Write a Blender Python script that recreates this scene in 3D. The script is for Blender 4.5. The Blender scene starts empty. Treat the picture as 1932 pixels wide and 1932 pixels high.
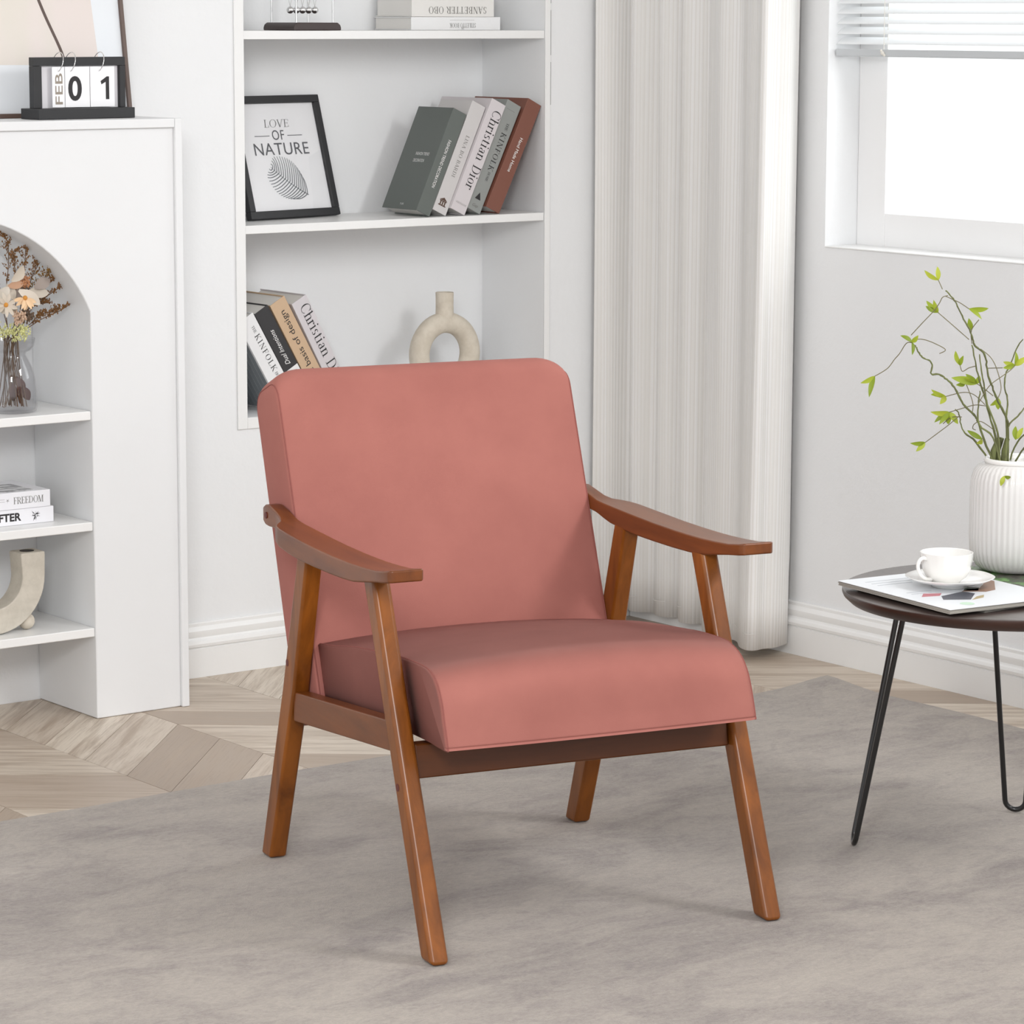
import bpy, bmesh, math, random
from mathutils import Vector, Matrix
random.seed(7)
PI = math.pi
S = bpy.context.scene
COL = S.collection
# ------------------------------------------------------------------ camera
cd = bpy.data.cameras.new('camera')
cam = bpy.data.objects.new('camera', cd)
COL.objects.link(cam)
F = Vector((0.5998, 0.7850, -0.1552)); R = Vector((0.7949, -0.6068, 0.0026)); U = Vector((0.0921, 0.1250, 0.9879))
cam.matrix_world = Matrix(((R.x, U.x, -F.x, -4.66175), (R.y, U.y, -F.y, -5.64372), (R.z, U.z, -F.z, 1.39044), (0, 0, 0, 1)))
cd.sensor_width = 36.0
cd.lens = 36.0 * 5975.9 / 1932.0
cd.clip_start = 0.05
S.camera = cam
# ------------------------------------------------------------------ world, lamps, exposure
w = bpy.data.worlds.new('world'); S.world = w
w.use_nodes = True
bg = w.node_tree.nodes['Background']
bg.inputs['Color'].default_value = (0.985, 0.99, 1.0, 1)
bg.inputs['Strength'].default_value = 1.4
S.view_settings.view_transform = 'Standard'
S.view_settings.look = 'None'
S.view_settings.gamma = 1.0
S.view_settings.use_curve_mapping = False
S.view_settings.exposure = 0.0

def area(name, loc, target, sx, sy, power, col=(1, 1, 1)):
    l = bpy.data.lights.new(name, 'AREA'); l.shape = 'RECTANGLE'; l.size = sx; l.size_y = sy
    l.energy = power; l.color = col
    o = bpy.data.objects.new(name, l); COL.objects.link(o)
    o.location = loc
    o.rotation_euler = (Vector(target) - Vector(loc)).to_track_quat('-Z', 'Y').to_euler()
    return o
area('softbox_left', (-4.3, -4.5, 2.1), (-1.0, 0.0, 0.9), 0.7, 0.7, 60, (1.0, 0.998, 0.995))
area('softbox_right', (-0.25, -3.6, 2.35), (-1.6, -1.2, 0.6), 0.7, 0.7, 14, (1.0, 0.998, 0.995)).data.spread = math.radians(105)     # gridded
area('window_daylight', (0.9, -1.3, 1.75), (-0.6, -0.9, 0.9), 1.3, 1.3, 26, (0.97, 0.985, 1.0))

# ------------------------------------------------------------------ helpers
def srgb(r, g, b):
    f = lambda c: (c / 255 / 12.92) if c / 255 <= 0.04045 else ((c / 255 + 0.055) / 1.055) ** 2.4
    return (f(r), f(g), f(b), 1.0)

def mat(name, col, rough=0.5, **kw):
    m = bpy.data.materials.new(name); m.use_nodes = True
    b = m.node_tree.nodes['Principled BSDF']
    b.inputs['Base Color'].default_value = col
    b.inputs['Roughness'].default_value = rough
    for k, v in kw.items():
        b.inputs[k.replace('_', ' ')].default_value = v
    return m

def N(m, typ, **kw):
    n = m.node_tree.nodes.new(typ)
    for k, v in kw.items():
        setattr(n, k, v)
    return n

def L(m, a, b):
    m.node_tree.links.new(a, b)

def coords(m, scale=(1, 1, 1), rot=(0, 0, 0), kind='Object'):
    t = N(m, 'ShaderNodeTexCoord'); mp = N(m, 'ShaderNodeMapping')
    mp.inputs['Scale'].default_value = scale; mp.inputs['Rotation'].default_value = rot
    L(m, t.outputs[kind], mp.inputs['Vector'])
    return mp.outputs['Vector']

def noise(m, vec, scale, detail=4, rough=0.55, dist=0.0):
    n = N(m, 'ShaderNodeTexNoise')
    n.inputs['Scale'].default_value = scale; n.inputs['Detail'].default_value = detail
    n.inputs['Roughness'].default_value = rough; n.inputs['Distortion'].default_value = dist
    L(m, vec, n.inputs['Vector'])
    return n.outputs['Fac']

def ramp(m, fac, stops):
    r = N(m, 'ShaderNodeValToRGB')
    e = r.color_ramp.elements
    while len(e) < len(stops):
        e.new(0.5)
    for i, (p, c) in enumerate(stops):
        e[i].position = p; e[i].color = c
    L(m, fac, r.inputs['Fac'])
    return r.outputs['Color']

def mixc(m, fac, a, b, mode='MIX'):
    n = N(m, 'ShaderNodeMix'); n.data_type = 'RGBA'; n.blend_type = mode
    for s, v in ((0, fac), (6, a), (7, b)):
        if hasattr(v, 'links'):
            L(m, v, n.inputs[s])
        else:
            n.inputs[s].default_value = v
    return n.outputs[2]

def bump(m, fac, strength=0.2, dist=0.002):
    n = N(m, 'ShaderNodeBump'); n.inputs['Strength'].default_value = strength; n.inputs['Distance'].default_value = dist
    L(m, fac, n.inputs['Height'])
    L(m, n.outputs['Normal'], m.node_tree.nodes['Principled BSDF'].inputs['Normal'])

def basecol(m, c):
    L(m, c, m.node_tree.nodes['Principled BSDF'].inputs['Base Color'])

# ---- mesh builders: every one adds a shape to a bmesh
def new():
    return bmesh.new()

def add_box(bm, x0, x1, y0, y1, z0, z1, M=None):
    P = [Vector((x, y, z)) for z in (z0, z1) for y in (y0, y1) for x in (x0, x1)]
    if M: P = [M @ q for q in P]
    v = [bm.verts.new(q) for q in P]
    for f in ((0, 2, 3, 1), (4, 5, 7, 6), (0, 1, 5, 4), (2, 6, 7, 3), (0, 4, 6, 2), (1, 3, 7, 5)):
        bm.faces.new([v[i] for i in f])
    return v

def add_prism(bm, poly, axis, a, b, M=None):
    """poly: 2D points; axis 'x': (y,z) extruded along x, 'y': (x,z), 'z': (x,y)"""
    def P(q, t):
        v = {'x': (t, q[0], q[1]), 'y': (q[0], t, q[1]), 'z': (q[0], q[1], t)}[axis]
        return M @ Vector(v) if M else Vector(v)
    A = [bm.verts.new(P(q, a)) for q in poly]; B = [bm.verts.new(P(q, b)) for q in poly]
    n = len(poly)
    bm.faces.new(A); bm.faces.new(B[::-1])
    for i in range(n):
        bm.faces.new((A[i], B[i], B[(i + 1) % n], A[(i + 1) % n]))

def add_lathe(bm, prof, seg=48, c=(0, 0, 0), ribs=0, amp=0.0, ribz=None):
    rings = []
    for r, z in prof:
        ring = []
        for i in range(seg):
            a = 2 * PI * i / seg
            k = 1.0
            if ribs and r > 1e-4 and (ribz is None or ribz[0] < z < ribz[1]):
                k = 1 + amp / r * (abs(math.cos(a * ribs / 2)) - 0.6)
            ring.append(bm.verts.new((c[0] + r * k * math.cos(a), c[1] + r * k * math.sin(a), c[2] + z)))
        rings.append(ring)
    for A, B in zip(rings, rings[1:]):
        for i in range(seg):
            j = (i + 1) % seg
            bm.faces.new((A[i], A[j], B[j], B[i]))
    for ring in (rings[0], rings[-1]):
        try: bm.faces.new(ring)
        except ValueError: pass

def spline(pts, n=6, closed=False):
    P = [Vector(p) for p in pts]; out = []
    m = len(P)
    rng = range(m) if closed else range(m - 1)
    for i in rng:
        g = (lambda k: P[k % m]) if closed else (lambda k: P[max(0, min(m - 1, k))])
        p0, p1, p2, p3 = g(i - 1), g(i), g(i + 1), g(i + 2)
        for s in range(n):
            t = s / n
            out.append(0.5 * ((2 * p1) + (p2 - p0) * t + (2 * p0 - 5 * p1 + 4 * p2 - p3) * t * t + (3 * p1 - p0 - 3 * p2 + p3) * t ** 3))
    if not closed: out.append(P[-1])
    return out

def add_tube(bm, pts, r, seg=8, closed=False, cap=True):
    P = [Vector(p) for p in pts]; n = len(P)
    rad = r if isinstance(r, (list, tuple)) else [r] * n
    rings = []; up = None
    for i in range(n):
        a = P[(i - 1) % n] if (closed or i > 0) else P[i]
        b = P[(i + 1) % n] if (closed or i < n - 1) else P[i]
        t = (b - a).normalized()
        if up is None:
            up = t.orthogonal().normalized()
        up = (up - t * up.dot(t))
        up = up.normalized() if up.length > 1e-6 else t.orthogonal().normalized()
        s = t.cross(up)
        rings.append([bm.verts.new(P[i] + (up * math.cos(2 * PI * k / seg) + s * math.sin(2 * PI * k / seg)) * rad[i]) for k in range(seg)])
    m = n if closed else n - 1
    for i in range(m):
        A, B = rings[i], rings[(i + 1) % n]
        for k in range(seg):
            j = (k + 1) % seg
            bm.faces.new((A[k], A[j], B[j], B[k]))
    if cap and not closed:
        bm.faces.new(rings[0]); bm.faces.new(rings[-1])

def add_ball(bm, c, r, u=12, v=8):
    bmesh.ops.create_uvsphere(bm, u_segments=u, v_segments=v, radius=r, matrix=Matrix.Translation(c))

def add_loft(bm, rings, cap0=True, cap1=True):
    RR = [[bm.verts.new(p) for p in r] for r in rings]
    n = len(RR[0])
    for A, B in zip(RR, RR[1:]):
        for i in range(n):
            j = (i + 1) % n
            bm.faces.new((A[i], A[j], B[j], B[i]))
    if cap0: bm.faces.new(RR[0][::-1])
    if cap1: bm.faces.new(RR[-1])

def obj(name, bm, m, parent=None, smooth=False, bevel=0.0, seg=2, kind=None, angle=35):
    bmesh.ops.recalc_face_normals(bm, faces=bm.faces)
    me = bpy.data.meshes.new(name); bm.to_mesh(me); bm.free()
    o = bpy.data.objects.new(name, me); COL.objects.link(o)
    me.materials.append(m)
    if smooth or bevel:
        for p in me.polygons: p.use_smooth = True
    if smooth:
        me.set_sharp_from_angle(angle=math.radians(angle))
    if bevel:
        b = o.modifiers.new('bevel', 'BEVEL'); b.width = bevel; b.segments = seg; b.limit_method = 'ANGLE'
        b.angle_limit = math.radians(32); b.harden_normals = True
    if parent: o.parent = parent
    if kind: o['kind'] = kind
    return o

def thing(name, label, cat, loc=(0, 0, 0), rot=(0, 0, 0), group=None):
    o = bpy.data.objects.new(name, None); COL.objects.link(o)
    o.empty_display_size = 0.05
    o.location = loc; o.rotation_euler = rot
    o['label'] = label; o['category'] = cat
    if group: o['group'] = group
    return o

def tag(o, label, cat, group=None):
    o['label'] = label; o['category'] = cat
    if group: o['group'] = group
    return o

def struct(name, bm, m, **kw):
    o = obj(name, bm, m, **kw)
    o['kind'] = 'structure'
    return o

# ---- lettering: sans from the built-in face, serif drawn with strokes
def sans_mesh(text, size, offset=0.0, shear=0.0, spacing=1.0):
    cu = bpy.data.curves.new('t', 'FONT'); cu.body = text; cu.size = size
    cu.offset = offset; cu.shear = shear; cu.space_character = spacing
    cu.align_x = 'CENTER'; cu.resolution_u = 5
    o = bpy.data.objects.new('t', cu); COL.objects.link(o)
    dg = bpy.context.evaluated_depsgraph_get()
    me = bpy.data.meshes.new_from_object(o.evaluated_get(dg))
    bpy.data.objects.remove(o); bpy.data.curves.remove(cu)
    bm = bmesh.new(); bm.from_mesh(me); bpy.data.meshes.remove(me)
    return bm

TH, TN, SF = 0.125, 0.04, 0.10     # thick stroke, thin stroke, serif reach
def G(cmds):
    """draw a glyph: list of quads (each 4 points)"""
    q = []
    for c in cmds:
        k = c[0]
        if k == 'v':      # stem x y0 y1 [serif flags bottom/top]
            _, x, y0, y1, fl = c
            q.append([(x - TH / 2, y0), (x + TH / 2, y0), (x + TH / 2, y1), (x - TH / 2, y1)])
            for y, s, ch in ((y0, 1, 'b'), (y1, -1, 't')):
                if ch in fl:
                    q.append([(x - TH / 2 - SF, y), (x + TH / 2 + SF, y), (x + TH / 2 + SF, y + s * TN), (x - TH / 2 - SF, y + s * TN)])
            if 'f' in fl:   # flag serif at the top left
                q.append([(x - TH / 2 - SF, y1 - .06), (x - TH / 2, y1 - .11), (x + TH / 2, y1), (x, y1)])
        elif k == 'n':    # thin vertical stem with serifs
            _, x, y0, y1, fl = c
            q.append([(x - TN / 2, y0), (x + TN / 2, y0), (x + TN / 2, y1), (x - TN / 2, y1)])
            for y, s, ch in ((y0, 1, 'b'), (y1, -1, 't')):
                if ch in fl:
                    q.append([(x - SF, y), (x + SF, y), (x + SF, y + s * TN), (x - SF, y + s * TN)])
        elif k == 'h':    # thin bar
            _, x0, x1, y = c
            q.append([(x0, y - TN / 2), (x1, y - TN / 2), (x1, y + TN / 2), (x0, y + TN / 2)])
        elif k in 'dD':   # diagonal thin / thick
            _, x0, y0, x1, y1 = c
            h = (TH if k == 'D' else TN) / 2 * 1.05
            q.append([(x0 - h, y0), (x0 + h, y0), (x1 + h, y1), (x1 - h, y1)])
        elif k == 's':    # serif bar
            _, x, y = c
            q.append([(x - SF * 1.2, y), (x + SF * 1.2, y), (x + SF * 1.2, y + TN), (x - SF * 1.2, y + TN)])
        elif k == 'a':    # arc cx cy rx ry a0 a1 (degrees), width by direction
            _, cx, cy, rx, ry, a0, a1 = c
            n = max(4, int(abs(a1 - a0) / 15)); P = []
            for i in range(n + 1):
                a = math.radians(a0 + (a1 - a0) * i / n)
                wd = TN + (TH - TN) * abs(math.cos(a)) ** 1.5
                P.append(((cx + (rx) * math.cos(a), cy + (ry) * math.sin(a)), (cx + (rx - wd) * math.cos(a), cy + (ry - TN if ry > TN else 0) * math.sin(a))))
            for A, B in zip(P, P[1:]):
                q.append([A[0], B[0], B[1], A[1]])
        elif k == 'o':    # dot
            _, x, y, r = c
            q.append([(x - r, y), (x, y - r), (x + r, y), (x, y + r)])
    return q
GL = {
 'T': (.72, [('v', .36, 0, 1, 'b'), ('h', .04, .68, .98), ('n', .05, .76, .99, ''), ('n', .67, .76, .99, '')]),
 'H': (.86, [('v', .18, 0, 1, 'bt'), ('v', .68, 0, 1, 'bt'), ('h', .2, .68, .52)]),
 'E': (.68, [('v', .18, 0, 1, 'bt'), ('h', .1, .6, .98), ('h', .1, .62, .02), ('h', .2, .48, .52), ('n', .59, .76, .99, ''), ('n', .61, .01, .26, ''), ('n', .48, .42, .62, '')]),
 'F': (.64, [('v', .18, 0, 1, 'bt'), ('h', .1, .6, .98), ('h', .2, .46, .5), ('n', .59, .76, .99, ''), ('n', .46, .4, .6, '')]),
 'K': (.82, [('v', .18, 0, 1, 'bt'), ('d', .24, .42, .66, 1), ('D', .36, .56, .7, 0), ('s', .66, .96), ('s', .7, 0)]),
 'I': (.38, [('v', .19, 0, 1, 'bt')]),
 'N': (.86, [('n', .14, 0, 1, 'bt'), ('n', .7, 0, 1, 't'), ('D', .16, 1, .68, 0)]),
 'O': (.88, [('a', .44, .5, .40, .52, 0, 360)]),
 'L': (.66, [('v', .18, 0, 1, 'bt'), ('h', .1, .6, .02), ('n', .59, .01, .28, '')]),
 'M': (1.0, [('n', .13, 0, 1, 'bt'), ('v', .83, 0, 1, 'bt'), ('D', .17, 1, .47, 0), ('d', .47, 0, .8, 1)]),
 'A': (.82, [('d', .12, 0, .40, 1), ('D', .70, 0, .42, 1), ('h', .22, .6, .34), ('s', .12, 0), ('s', .70, 0)]),
 'B': (.74, [('v', .18, 0, 1, 'bt'), ('h', .1, .42, .98), ('h', .1, .44, .02), ('h', .2, .42, .52), ('a', .40, .76, .25, .24, -90, 90), ('a', .42, .26, .28, .26, -90, 90)]),
 'R': (.80, [('v', .18, 0, 1, 'bt'), ('h', .1, .42, .98), ('h', .2, .42, .48), ('a', .40, .73, .27, .27, -90, 90), ('D', .42, .48, .70, 0), ('s', .72, 0)]),
 'D': (.86, [('v', .18, 0, 1, 'bt'), ('h', .1, .38, .98), ('h', .1, .38, .02), ('a', .36, .5, .44, .5, -90, 90)]),
 'S': (.60, [('a', .30, .74, .23, .26, 30, 270), ('a', .30, .26, .24, .26, -150, 90), ('n', .52, .72, .96, ''), ('n', .07, .04, .28, '')]),
 'C': (.80, [('a', .44, .5, .40, .52, 40, 320), ('n', .74, .66, .98, '')]),
 'V': (.80, [('D', .12, 1, .40, 0), ('d', .40, 0, .68, 1), ('s', .12, .96), ('s', .68, .96)]),
 'h': (.66, [('v', .14, 0, 1, 'bf'), ('v', .52, 0, .48, 'b'), ('a', .35, .44, .23, .22, 0, 160)]),
 'r': (.46, [('v', .14, 0, .66, 'bf'), ('a', .33, .44, .18, .22, 30, 150), ('o', .40, .56, .08)]),
 'i': (.32, [('v', .15, 0, .66, 'bf'), ('o', .15, .90, .085)]),
 's': (.46, [('a', .22, .49, .17, .17, 30, 270), ('a', .22, .17, .18, .17, -150, 90)]),
 't': (.40, [('v', .16, .06, .84, ''), ('h', .02, .36, .63), ('a', .26, .12, .16, .13, 180, 320)]),
 'a': (.54, [('v', .40, .06, .46, ''), ('a', .28, .46, .18, .2, 0, 160), ('a', .26, .19, .22, .19, 60, 330), ('d', .46, .08, .52, .02)]),
 'n': (.68, [('v', .14, 0, .66, 'bf'), ('v', .52, 0, .46, 'b'), ('a', .35, .43, .23, .23, 0, 160)]),
 'o': (.58, [('a', .29, .33, .26, .35, 0, 360)]),
 ' ': (.36, []),
}
def serif_mesh(text, size, spacing=0.0, bold=1.0):
    global TH, TN
    t0 = TH, TN
    TH, TN = TH * bold, TN * (1 + (bold - 1) * .6)
    s = size * 0.72
    bm = bmesh.new(); x = 0; quads = []
    for ch in text:
        wd, cm = GL[ch]
        for qd in G(cm):
            quads.append([((px + x) * s, py * s) for px, py in qd])
        x += wd + spacing
    half = (x - spacing) * s / 2
    for i, qd in enumerate(quads):
        z = (i % 7) * 2e-6
        vs = [bm.verts.new((px - half, py, z)) for px, py in qd]
        try: bm.faces.new(vs)
        except ValueError: pass
    TH, TN = t0
    return bm

def place(bm, origin, xdir, ydir, sx=1.0):
    """map lettering (x right, y up) onto a surface"""
    o, x, y = Vector(origin), Vector(xdir).normalized(), Vector(ydir).normalized()
    n = x.cross(y)
    for v in bm.verts:
        v.co = o + x * v.co.x * sx + y * v.co.y + n * (v.co.z + 0.0004)
    return bm

def merge(*bms):
    out = bmesh.new()
    for b in bms:
        me = bpy.data.meshes.new('m'); b.to_mesh(me); out.from_mesh(me); bpy.data.meshes.remove(me); b.free()
    return out

def fitw(bm, width):
    xs = [v.co.x for v in bm.verts]; k = width / (max(xs) - min(xs)); c = (max(xs) + min(xs)) / 2
    for v in bm.verts: v.co.x = (v.co.x - c) * k
    return bm

# ------------------------------------------------------------------ materials
M = {}
def paint(name, c, bs=0.12, sc=55, rough=0.55):
    m = mat(name, c, rough)
    v = coords(m)
    f = noise(m, v, sc, 5, 0.6)
    f2 = noise(m, v, 6, 2)
    basecol(m, mixc(m, f2, c, (c[0] * .97, c[1] * .97, c[2] * .97, 1)))
    bump(m, f, bs, 0.004)
    return m
M['wall'] = paint('wall_paint', srgb(237, 238, 239), 0.25, 45)
M['white'] = paint('white_gloss_paint', srgb(240, 240, 239), 0.10, 40, 0.35)
M['plaster'] = paint('smooth_plaster', srgb(232, 233, 234), 0.10, 30, 0.5)
M['ceil'] = paint('ceiling_paint', srgb(240, 240, 240))
M['dark'] = mat('dark_gap', srgb(60, 56, 52), 0.8)
def grain(name, dark, light, scale=(3, 40, 40), rough=0.35, coat=0.0, axis_rot=(0, 0, 0), contrast=(0.3, 0.7), b=0.05):
    m = mat(name, light, rough)
    v = coords(m, scale, axis_rot)
    f = noise(m, v, 1.0, 6, 0.6, 0.6)
    basecol(m, ramp(m, f, [(contrast[0], dark), (contrast[1], light)]))
    m.node_tree.nodes['Principled BSDF'].inputs['Coat Weight'].default_value = coat
    m.node_tree.nodes['Principled BSDF'].inputs['Coat Roughness'].default_value = 0.25
    bump(m, f, b, 0.001)
    return m
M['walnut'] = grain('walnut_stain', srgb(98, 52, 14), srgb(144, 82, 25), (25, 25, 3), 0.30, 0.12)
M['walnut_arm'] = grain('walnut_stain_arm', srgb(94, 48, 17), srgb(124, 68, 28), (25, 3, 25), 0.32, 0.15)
M['walnut_rail_shaded'] = grain('walnut_stain_rail_shaded', srgb(72, 38, 14), srgb(94, 50, 20), (3, 25, 25), 0.35, 0.05)  # darker than the other walnut: shade under the seat put into its colour
for k_ in ('walnut', 'walnut_arm'): M[k_].node_tree.nodes['Principled BSDF'].inputs['Specular IOR Level'].default_value = 0.38
M['walnut_rail_shaded'].node_tree.nodes['Principled BSDF'].inputs['Specular IOR Level'].default_value = 0.25
M['plug'] = mat('red_plug', srgb(92, 34, 27), 0.5)
def velvet(name, c, c2, nap=(0, 0, 0)):
    """short pile; nap = the way the pile is brushed (object axes), which tilts the shading normal to make a face render darker"""
    m = mat(name, c, 0.8, Sheen_Weight=0.05, Sheen_Roughness=0.4, Sheen_Tint=srgb(255, 232, 226))
    v = coords(m)
    f = noise(m, v, 6, 4, 0.55)
    fine = noise(m, v, 700, 2)
    basecol(m, mixc(m, ramp(m, f, [(0.35, (0, 0, 0, 1)), (0.7, (1, 1, 1, 1))]), c, c2))
    bm_ = N(m, 'ShaderNodeBump'); bm_.inputs['Strength'].default_value = 0.18; bm_.inputs['Distance'].default_value = 0.001
    L(m, fine, bm_.inputs['Height'])
    pb = m.node_tree.nodes['Principled BSDF']; L(m, bm_.outputs['Normal'], pb.inputs['Normal'])
    pb.inputs['Specular IOR Level'].default_value = 0.05
    if any(nap):
        g = N(m, 'ShaderNodeNewGeometry'); vt = N(m, 'ShaderNodeVectorTransform'); vt.vector_type = 'VECTOR'
        vt.convert_from = 'OBJECT'; vt.convert_to = 'WORLD'; vt.inputs[0].default_value = nap
        a = N(m, 'ShaderNodeVectorMath', operation='ADD'); nn = N(m, 'ShaderNodeVectorMath', operation='NORMALIZE')
        dt = N(m, 'ShaderNodeVectorMath', operation='DOT_PRODUCT'); sl = N(m, 'ShaderNodeVectorMath', operation='SCALE'); sb = N(m, 'ShaderNodeVectorMath', operation='SUBTRACT')
        L(m, g.outputs['Normal'], dt.inputs[0]); L(m, vt.outputs[0], dt.inputs[1])
        L(m, g.outputs['Normal'], sl.inputs[0]); L(m, dt.outputs['Value'], sl.inputs['Scale'])
        L(m, vt.outputs[0], sb.inputs[0]); L(m, sl.outputs[0], sb.inputs[1])       # the part of the nap that lies in the surface
        L(m, g.outputs['Normal'], a.inputs[0]); L(m, sb.outputs[0], a.inputs[1]); L(m, a.outputs[0], nn.inputs[0]); L(m, nn.outputs[0], bm_.inputs['Normal'])
    return m
ROSE, ROSE2 = srgb(159, 102, 94), srgb(169, 110, 101)
M['velvet'] = velvet('dusty_rose_velvet', ROSE, ROSE2)
M['velvet_seat'] = velvet('dusty_rose_velvet_shaded_seat', ROSE, ROSE2, (0, .68, -.36))  # same velvet; pile tilt picked so the seat shades darker than the back
M['seam'] = velvet('seam_velvet', srgb(140, 86, 80), srgb(146, 90, 84))
# rug
m = mat('rug_pile', srgb(170, 162, 155), 0.95, Sheen_Weight=0.15)
va = noise(m, coords(m, (1.0, 1.8, 1), (0, 0, 0.12)), 1.9, 6, 0.62, 1.2)
vb = noise(m, coords(m, (4.5, 8, 1), (0, 0, 0.12)), 2.0, 6, 0.72, 1.0)
vc = noise(m, coords(m, (45, 75, 10), (0, 0, 0.12)), 2.0, 5, 0.8, 0.6)
c = ramp(m, va, [(0.39, srgb(130, 123, 120)), (0.50, srgb(166, 159, 152)), (0.62, srgb(178, 171, 162))])
c = mixc(m, 0.42, c, ramp(m, vb, [(0.36, srgb(132, 124, 122)), (0.56, srgb(178, 171, 162))]))
c = mixc(m, 0.30, c, ramp(m, vc, [(0.36, srgb(124, 117, 114)), (0.60, srgb(182, 175, 167))]))
c = mixc(m, 1.0, c, (.99, .965, .95, 1), 'MULTIPLY')
basecol(m, c)
bump(m, noise(m, coords(m), 420, 3), 0.5, 0.004)
M['rug'] = m
# floor planks: tone differs plank by plank (Object Info random), grain runs along local x
m = mat('oak_plank', srgb(206, 192, 175), 0.42)
oi = N(m, 'ShaderNodeObjectInfo')
tone = ramp(m, oi.outputs['Random'], [(0.0, srgb(166, 149, 133)), (0.3, srgb(204, 190, 174)), (0.65, srgb(220, 208, 192)), (1.0, srgb(180, 163, 147))])
t = N(m, 'ShaderNodeTexCoord'); ad = N(m, 'ShaderNodeVectorMath', operation='ADD'); sc = N(m, 'ShaderNodeVectorMath', operation='SCALE')
L(m, oi.outputs['Location'], sc.inputs[0]); sc.inputs['Scale'].default_value = 7.3
L(m, t.outputs['Object'], ad.inputs[0]); L(m, sc.outputs[0], ad.inputs[1])
mp = N(m, 'ShaderNodeMapping'); mp.inputs['Scale'].default_value = (2.2, 26, 1); L(m, ad.outputs[0], mp.inputs['Vector'])
g1 = noise(m, mp.outputs['Vector'], 1.5, 5, 0.6, 0.4)
mp2 = N(m, 'ShaderNodeMapping'); mp2.inputs['Scale'].default_value = (6, 150, 1); L(m, ad.outputs[0], mp2.inputs['Vector'])
g2 = noise(m, mp2.outputs['Vector'], 1.5, 4, 0.7, 0.3)
c = mixc(m, ramp(m, g1, [(0.34, (1, 1, 1, 1)), (0.56, (0, 0, 0, 1))]), tone, srgb(172, 154, 136))
c = mixc(m, ramp(m, g2, [(0.3, (.5, .5, .5, 1)), (0.5, (0, 0, 0, 1))]), c, srgb(150, 130, 112))
basecol(m, c)
bump(m, g2, 0.06, 0.001)
M['plank'] = m
M['subfloor'] = grain('subfloor', srgb(150, 134, 118), srgb(200, 186, 170), (2, 20, 20), 0.5)
# curtain fabric with woven vertical stripes
m = mat('curtain_fabric', srgb(236, 233, 226), 0.85, Sheen_Weight=0.1)
uv = N(m, 'ShaderNodeUVMap')
wv = N(m, 'ShaderNodeTexWave'); wv.wave_type = 'BANDS'; wv.bands_direction = 'X'
wv.inputs['Scale'].default_value = 36.0; wv.inputs['Distortion'].default_value = 0.0
L(m, uv.outputs['UV'], wv.inputs['Vector'])
mp = N(m, 'ShaderNodeMapping'); mp.inputs['Scale'].default_value = (60, 0.4, 1); L(m, uv.outputs['UV'], mp.inputs['Vector'])
ns = noise(m, mp.outputs['Vector'], 1.0, 3)
c = mixc(m, ramp(m, wv.outputs['Fac'], [(0.0, (1, 1, 1, 1)), (0.30, (0, 0, 0, 1))]), srgb(251, 250, 249), srgb(237, 234, 230))
c = mixc(m, ramp(m, ns, [(0.35, (.8, .8, .8, 1)), (0.6, (0, 0, 0, 1))]), c, srgb(243, 241, 237))
basecol(m, c)
bump(m, wv.outputs['Fac'], 0.25, 0.002)
nt = m.node_tree; pb = nt.nodes['Principled BSDF']; out = nt.nodes['Material Output']
tr = N(m, 'ShaderNodeBsdfTranslucent'); tr.inputs['Color'].default_value = srgb(245, 242, 235)
ms = N(m, 'ShaderNodeMixShader'); ms.inputs[0].default_value = 0.15
L(m, pb.outputs[0], ms.inputs[1]); L(m, tr.outputs[0], ms.inputs[2]); L(m, ms.outputs[0], out.inputs['Surface'])
M['curtain'] = m
def thin_glass(name, tint, refl=0.08, rough=0.0):
    m = bpy.data.materials.new(name); m.use_nodes = True
    nt = m.node_tree; nt.nodes.remove(nt.nodes['Principled BSDF']); out = nt.nodes['Material Output']
    a = N(m, 'ShaderNodeBsdfTransparent'); a.inputs[0].default_value = tint
    g = N(m, 'ShaderNodeBsdfGlossy'); g.inputs['Roughness'].default_value = rough
    fr = N(m, 'ShaderNodeLayerWeight'); fr.inputs['Blend'].default_value = 0.5
    pw = N(m, 'ShaderNodeMath', operation='POWER'); pw.inputs[1].default_value = 4.0; L(m, fr.outputs['Facing'], pw.inputs[0])
    ma = N(m, 'ShaderNodeMath', operation='MULTIPLY_ADD'); ma.inputs[1].default_value = 0.7; ma.inputs[2].default_value = refl * 0.5; L(m, pw.outputs[0], ma.inputs[0])
    mx = N(m, 'ShaderNodeMixShader'); L(m, ma.outputs[0], mx.inputs[0]); L(m, a.outputs[0], mx.inputs[1]); L(m, g.outputs[0], mx.inputs[2])
    L(m, mx.outputs[0], out.inputs['Surface'])
    return m
M['pane'] = thin_glass('window_glass', (0.97, 0.98, 0.98, 1))
M['smoke_glass'] = thin_glass('smoked_glass', (0.925, 0.925, 0.93, 1), rough=0.02)
M['frame_glass'] = thin_glass('picture_glass', (0.985, 0.985, 0.985, 1))
M['pvc'] = mat('white_frame', srgb(240, 240, 240), 0.35)
M['slat'] = mat('blind_slat', srgb(236, 238, 239), 0.4)
M['cord'] = mat('blind_cord', srgb(226, 222, 214), 0.8)
M['rail_shaded'] = mat('blind_rail_shaded', srgb(198, 202, 205), 0.45)  # white bottom rail, its shading put into the colour as grey
M['black'] = mat('black_paint', srgb(36, 36, 38), 0.5)
M['blackwear'] = mat('worn_black_wood', srgb(42, 42, 44), 0.5)
mm = M['blackwear']; f = noise(mm, coords(mm), 60, 6, 0.8)
basecol(mm, ramp(mm, f, [(0.70, srgb(42, 42, 44)), (0.78, srgb(150, 145, 135))]))
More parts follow.
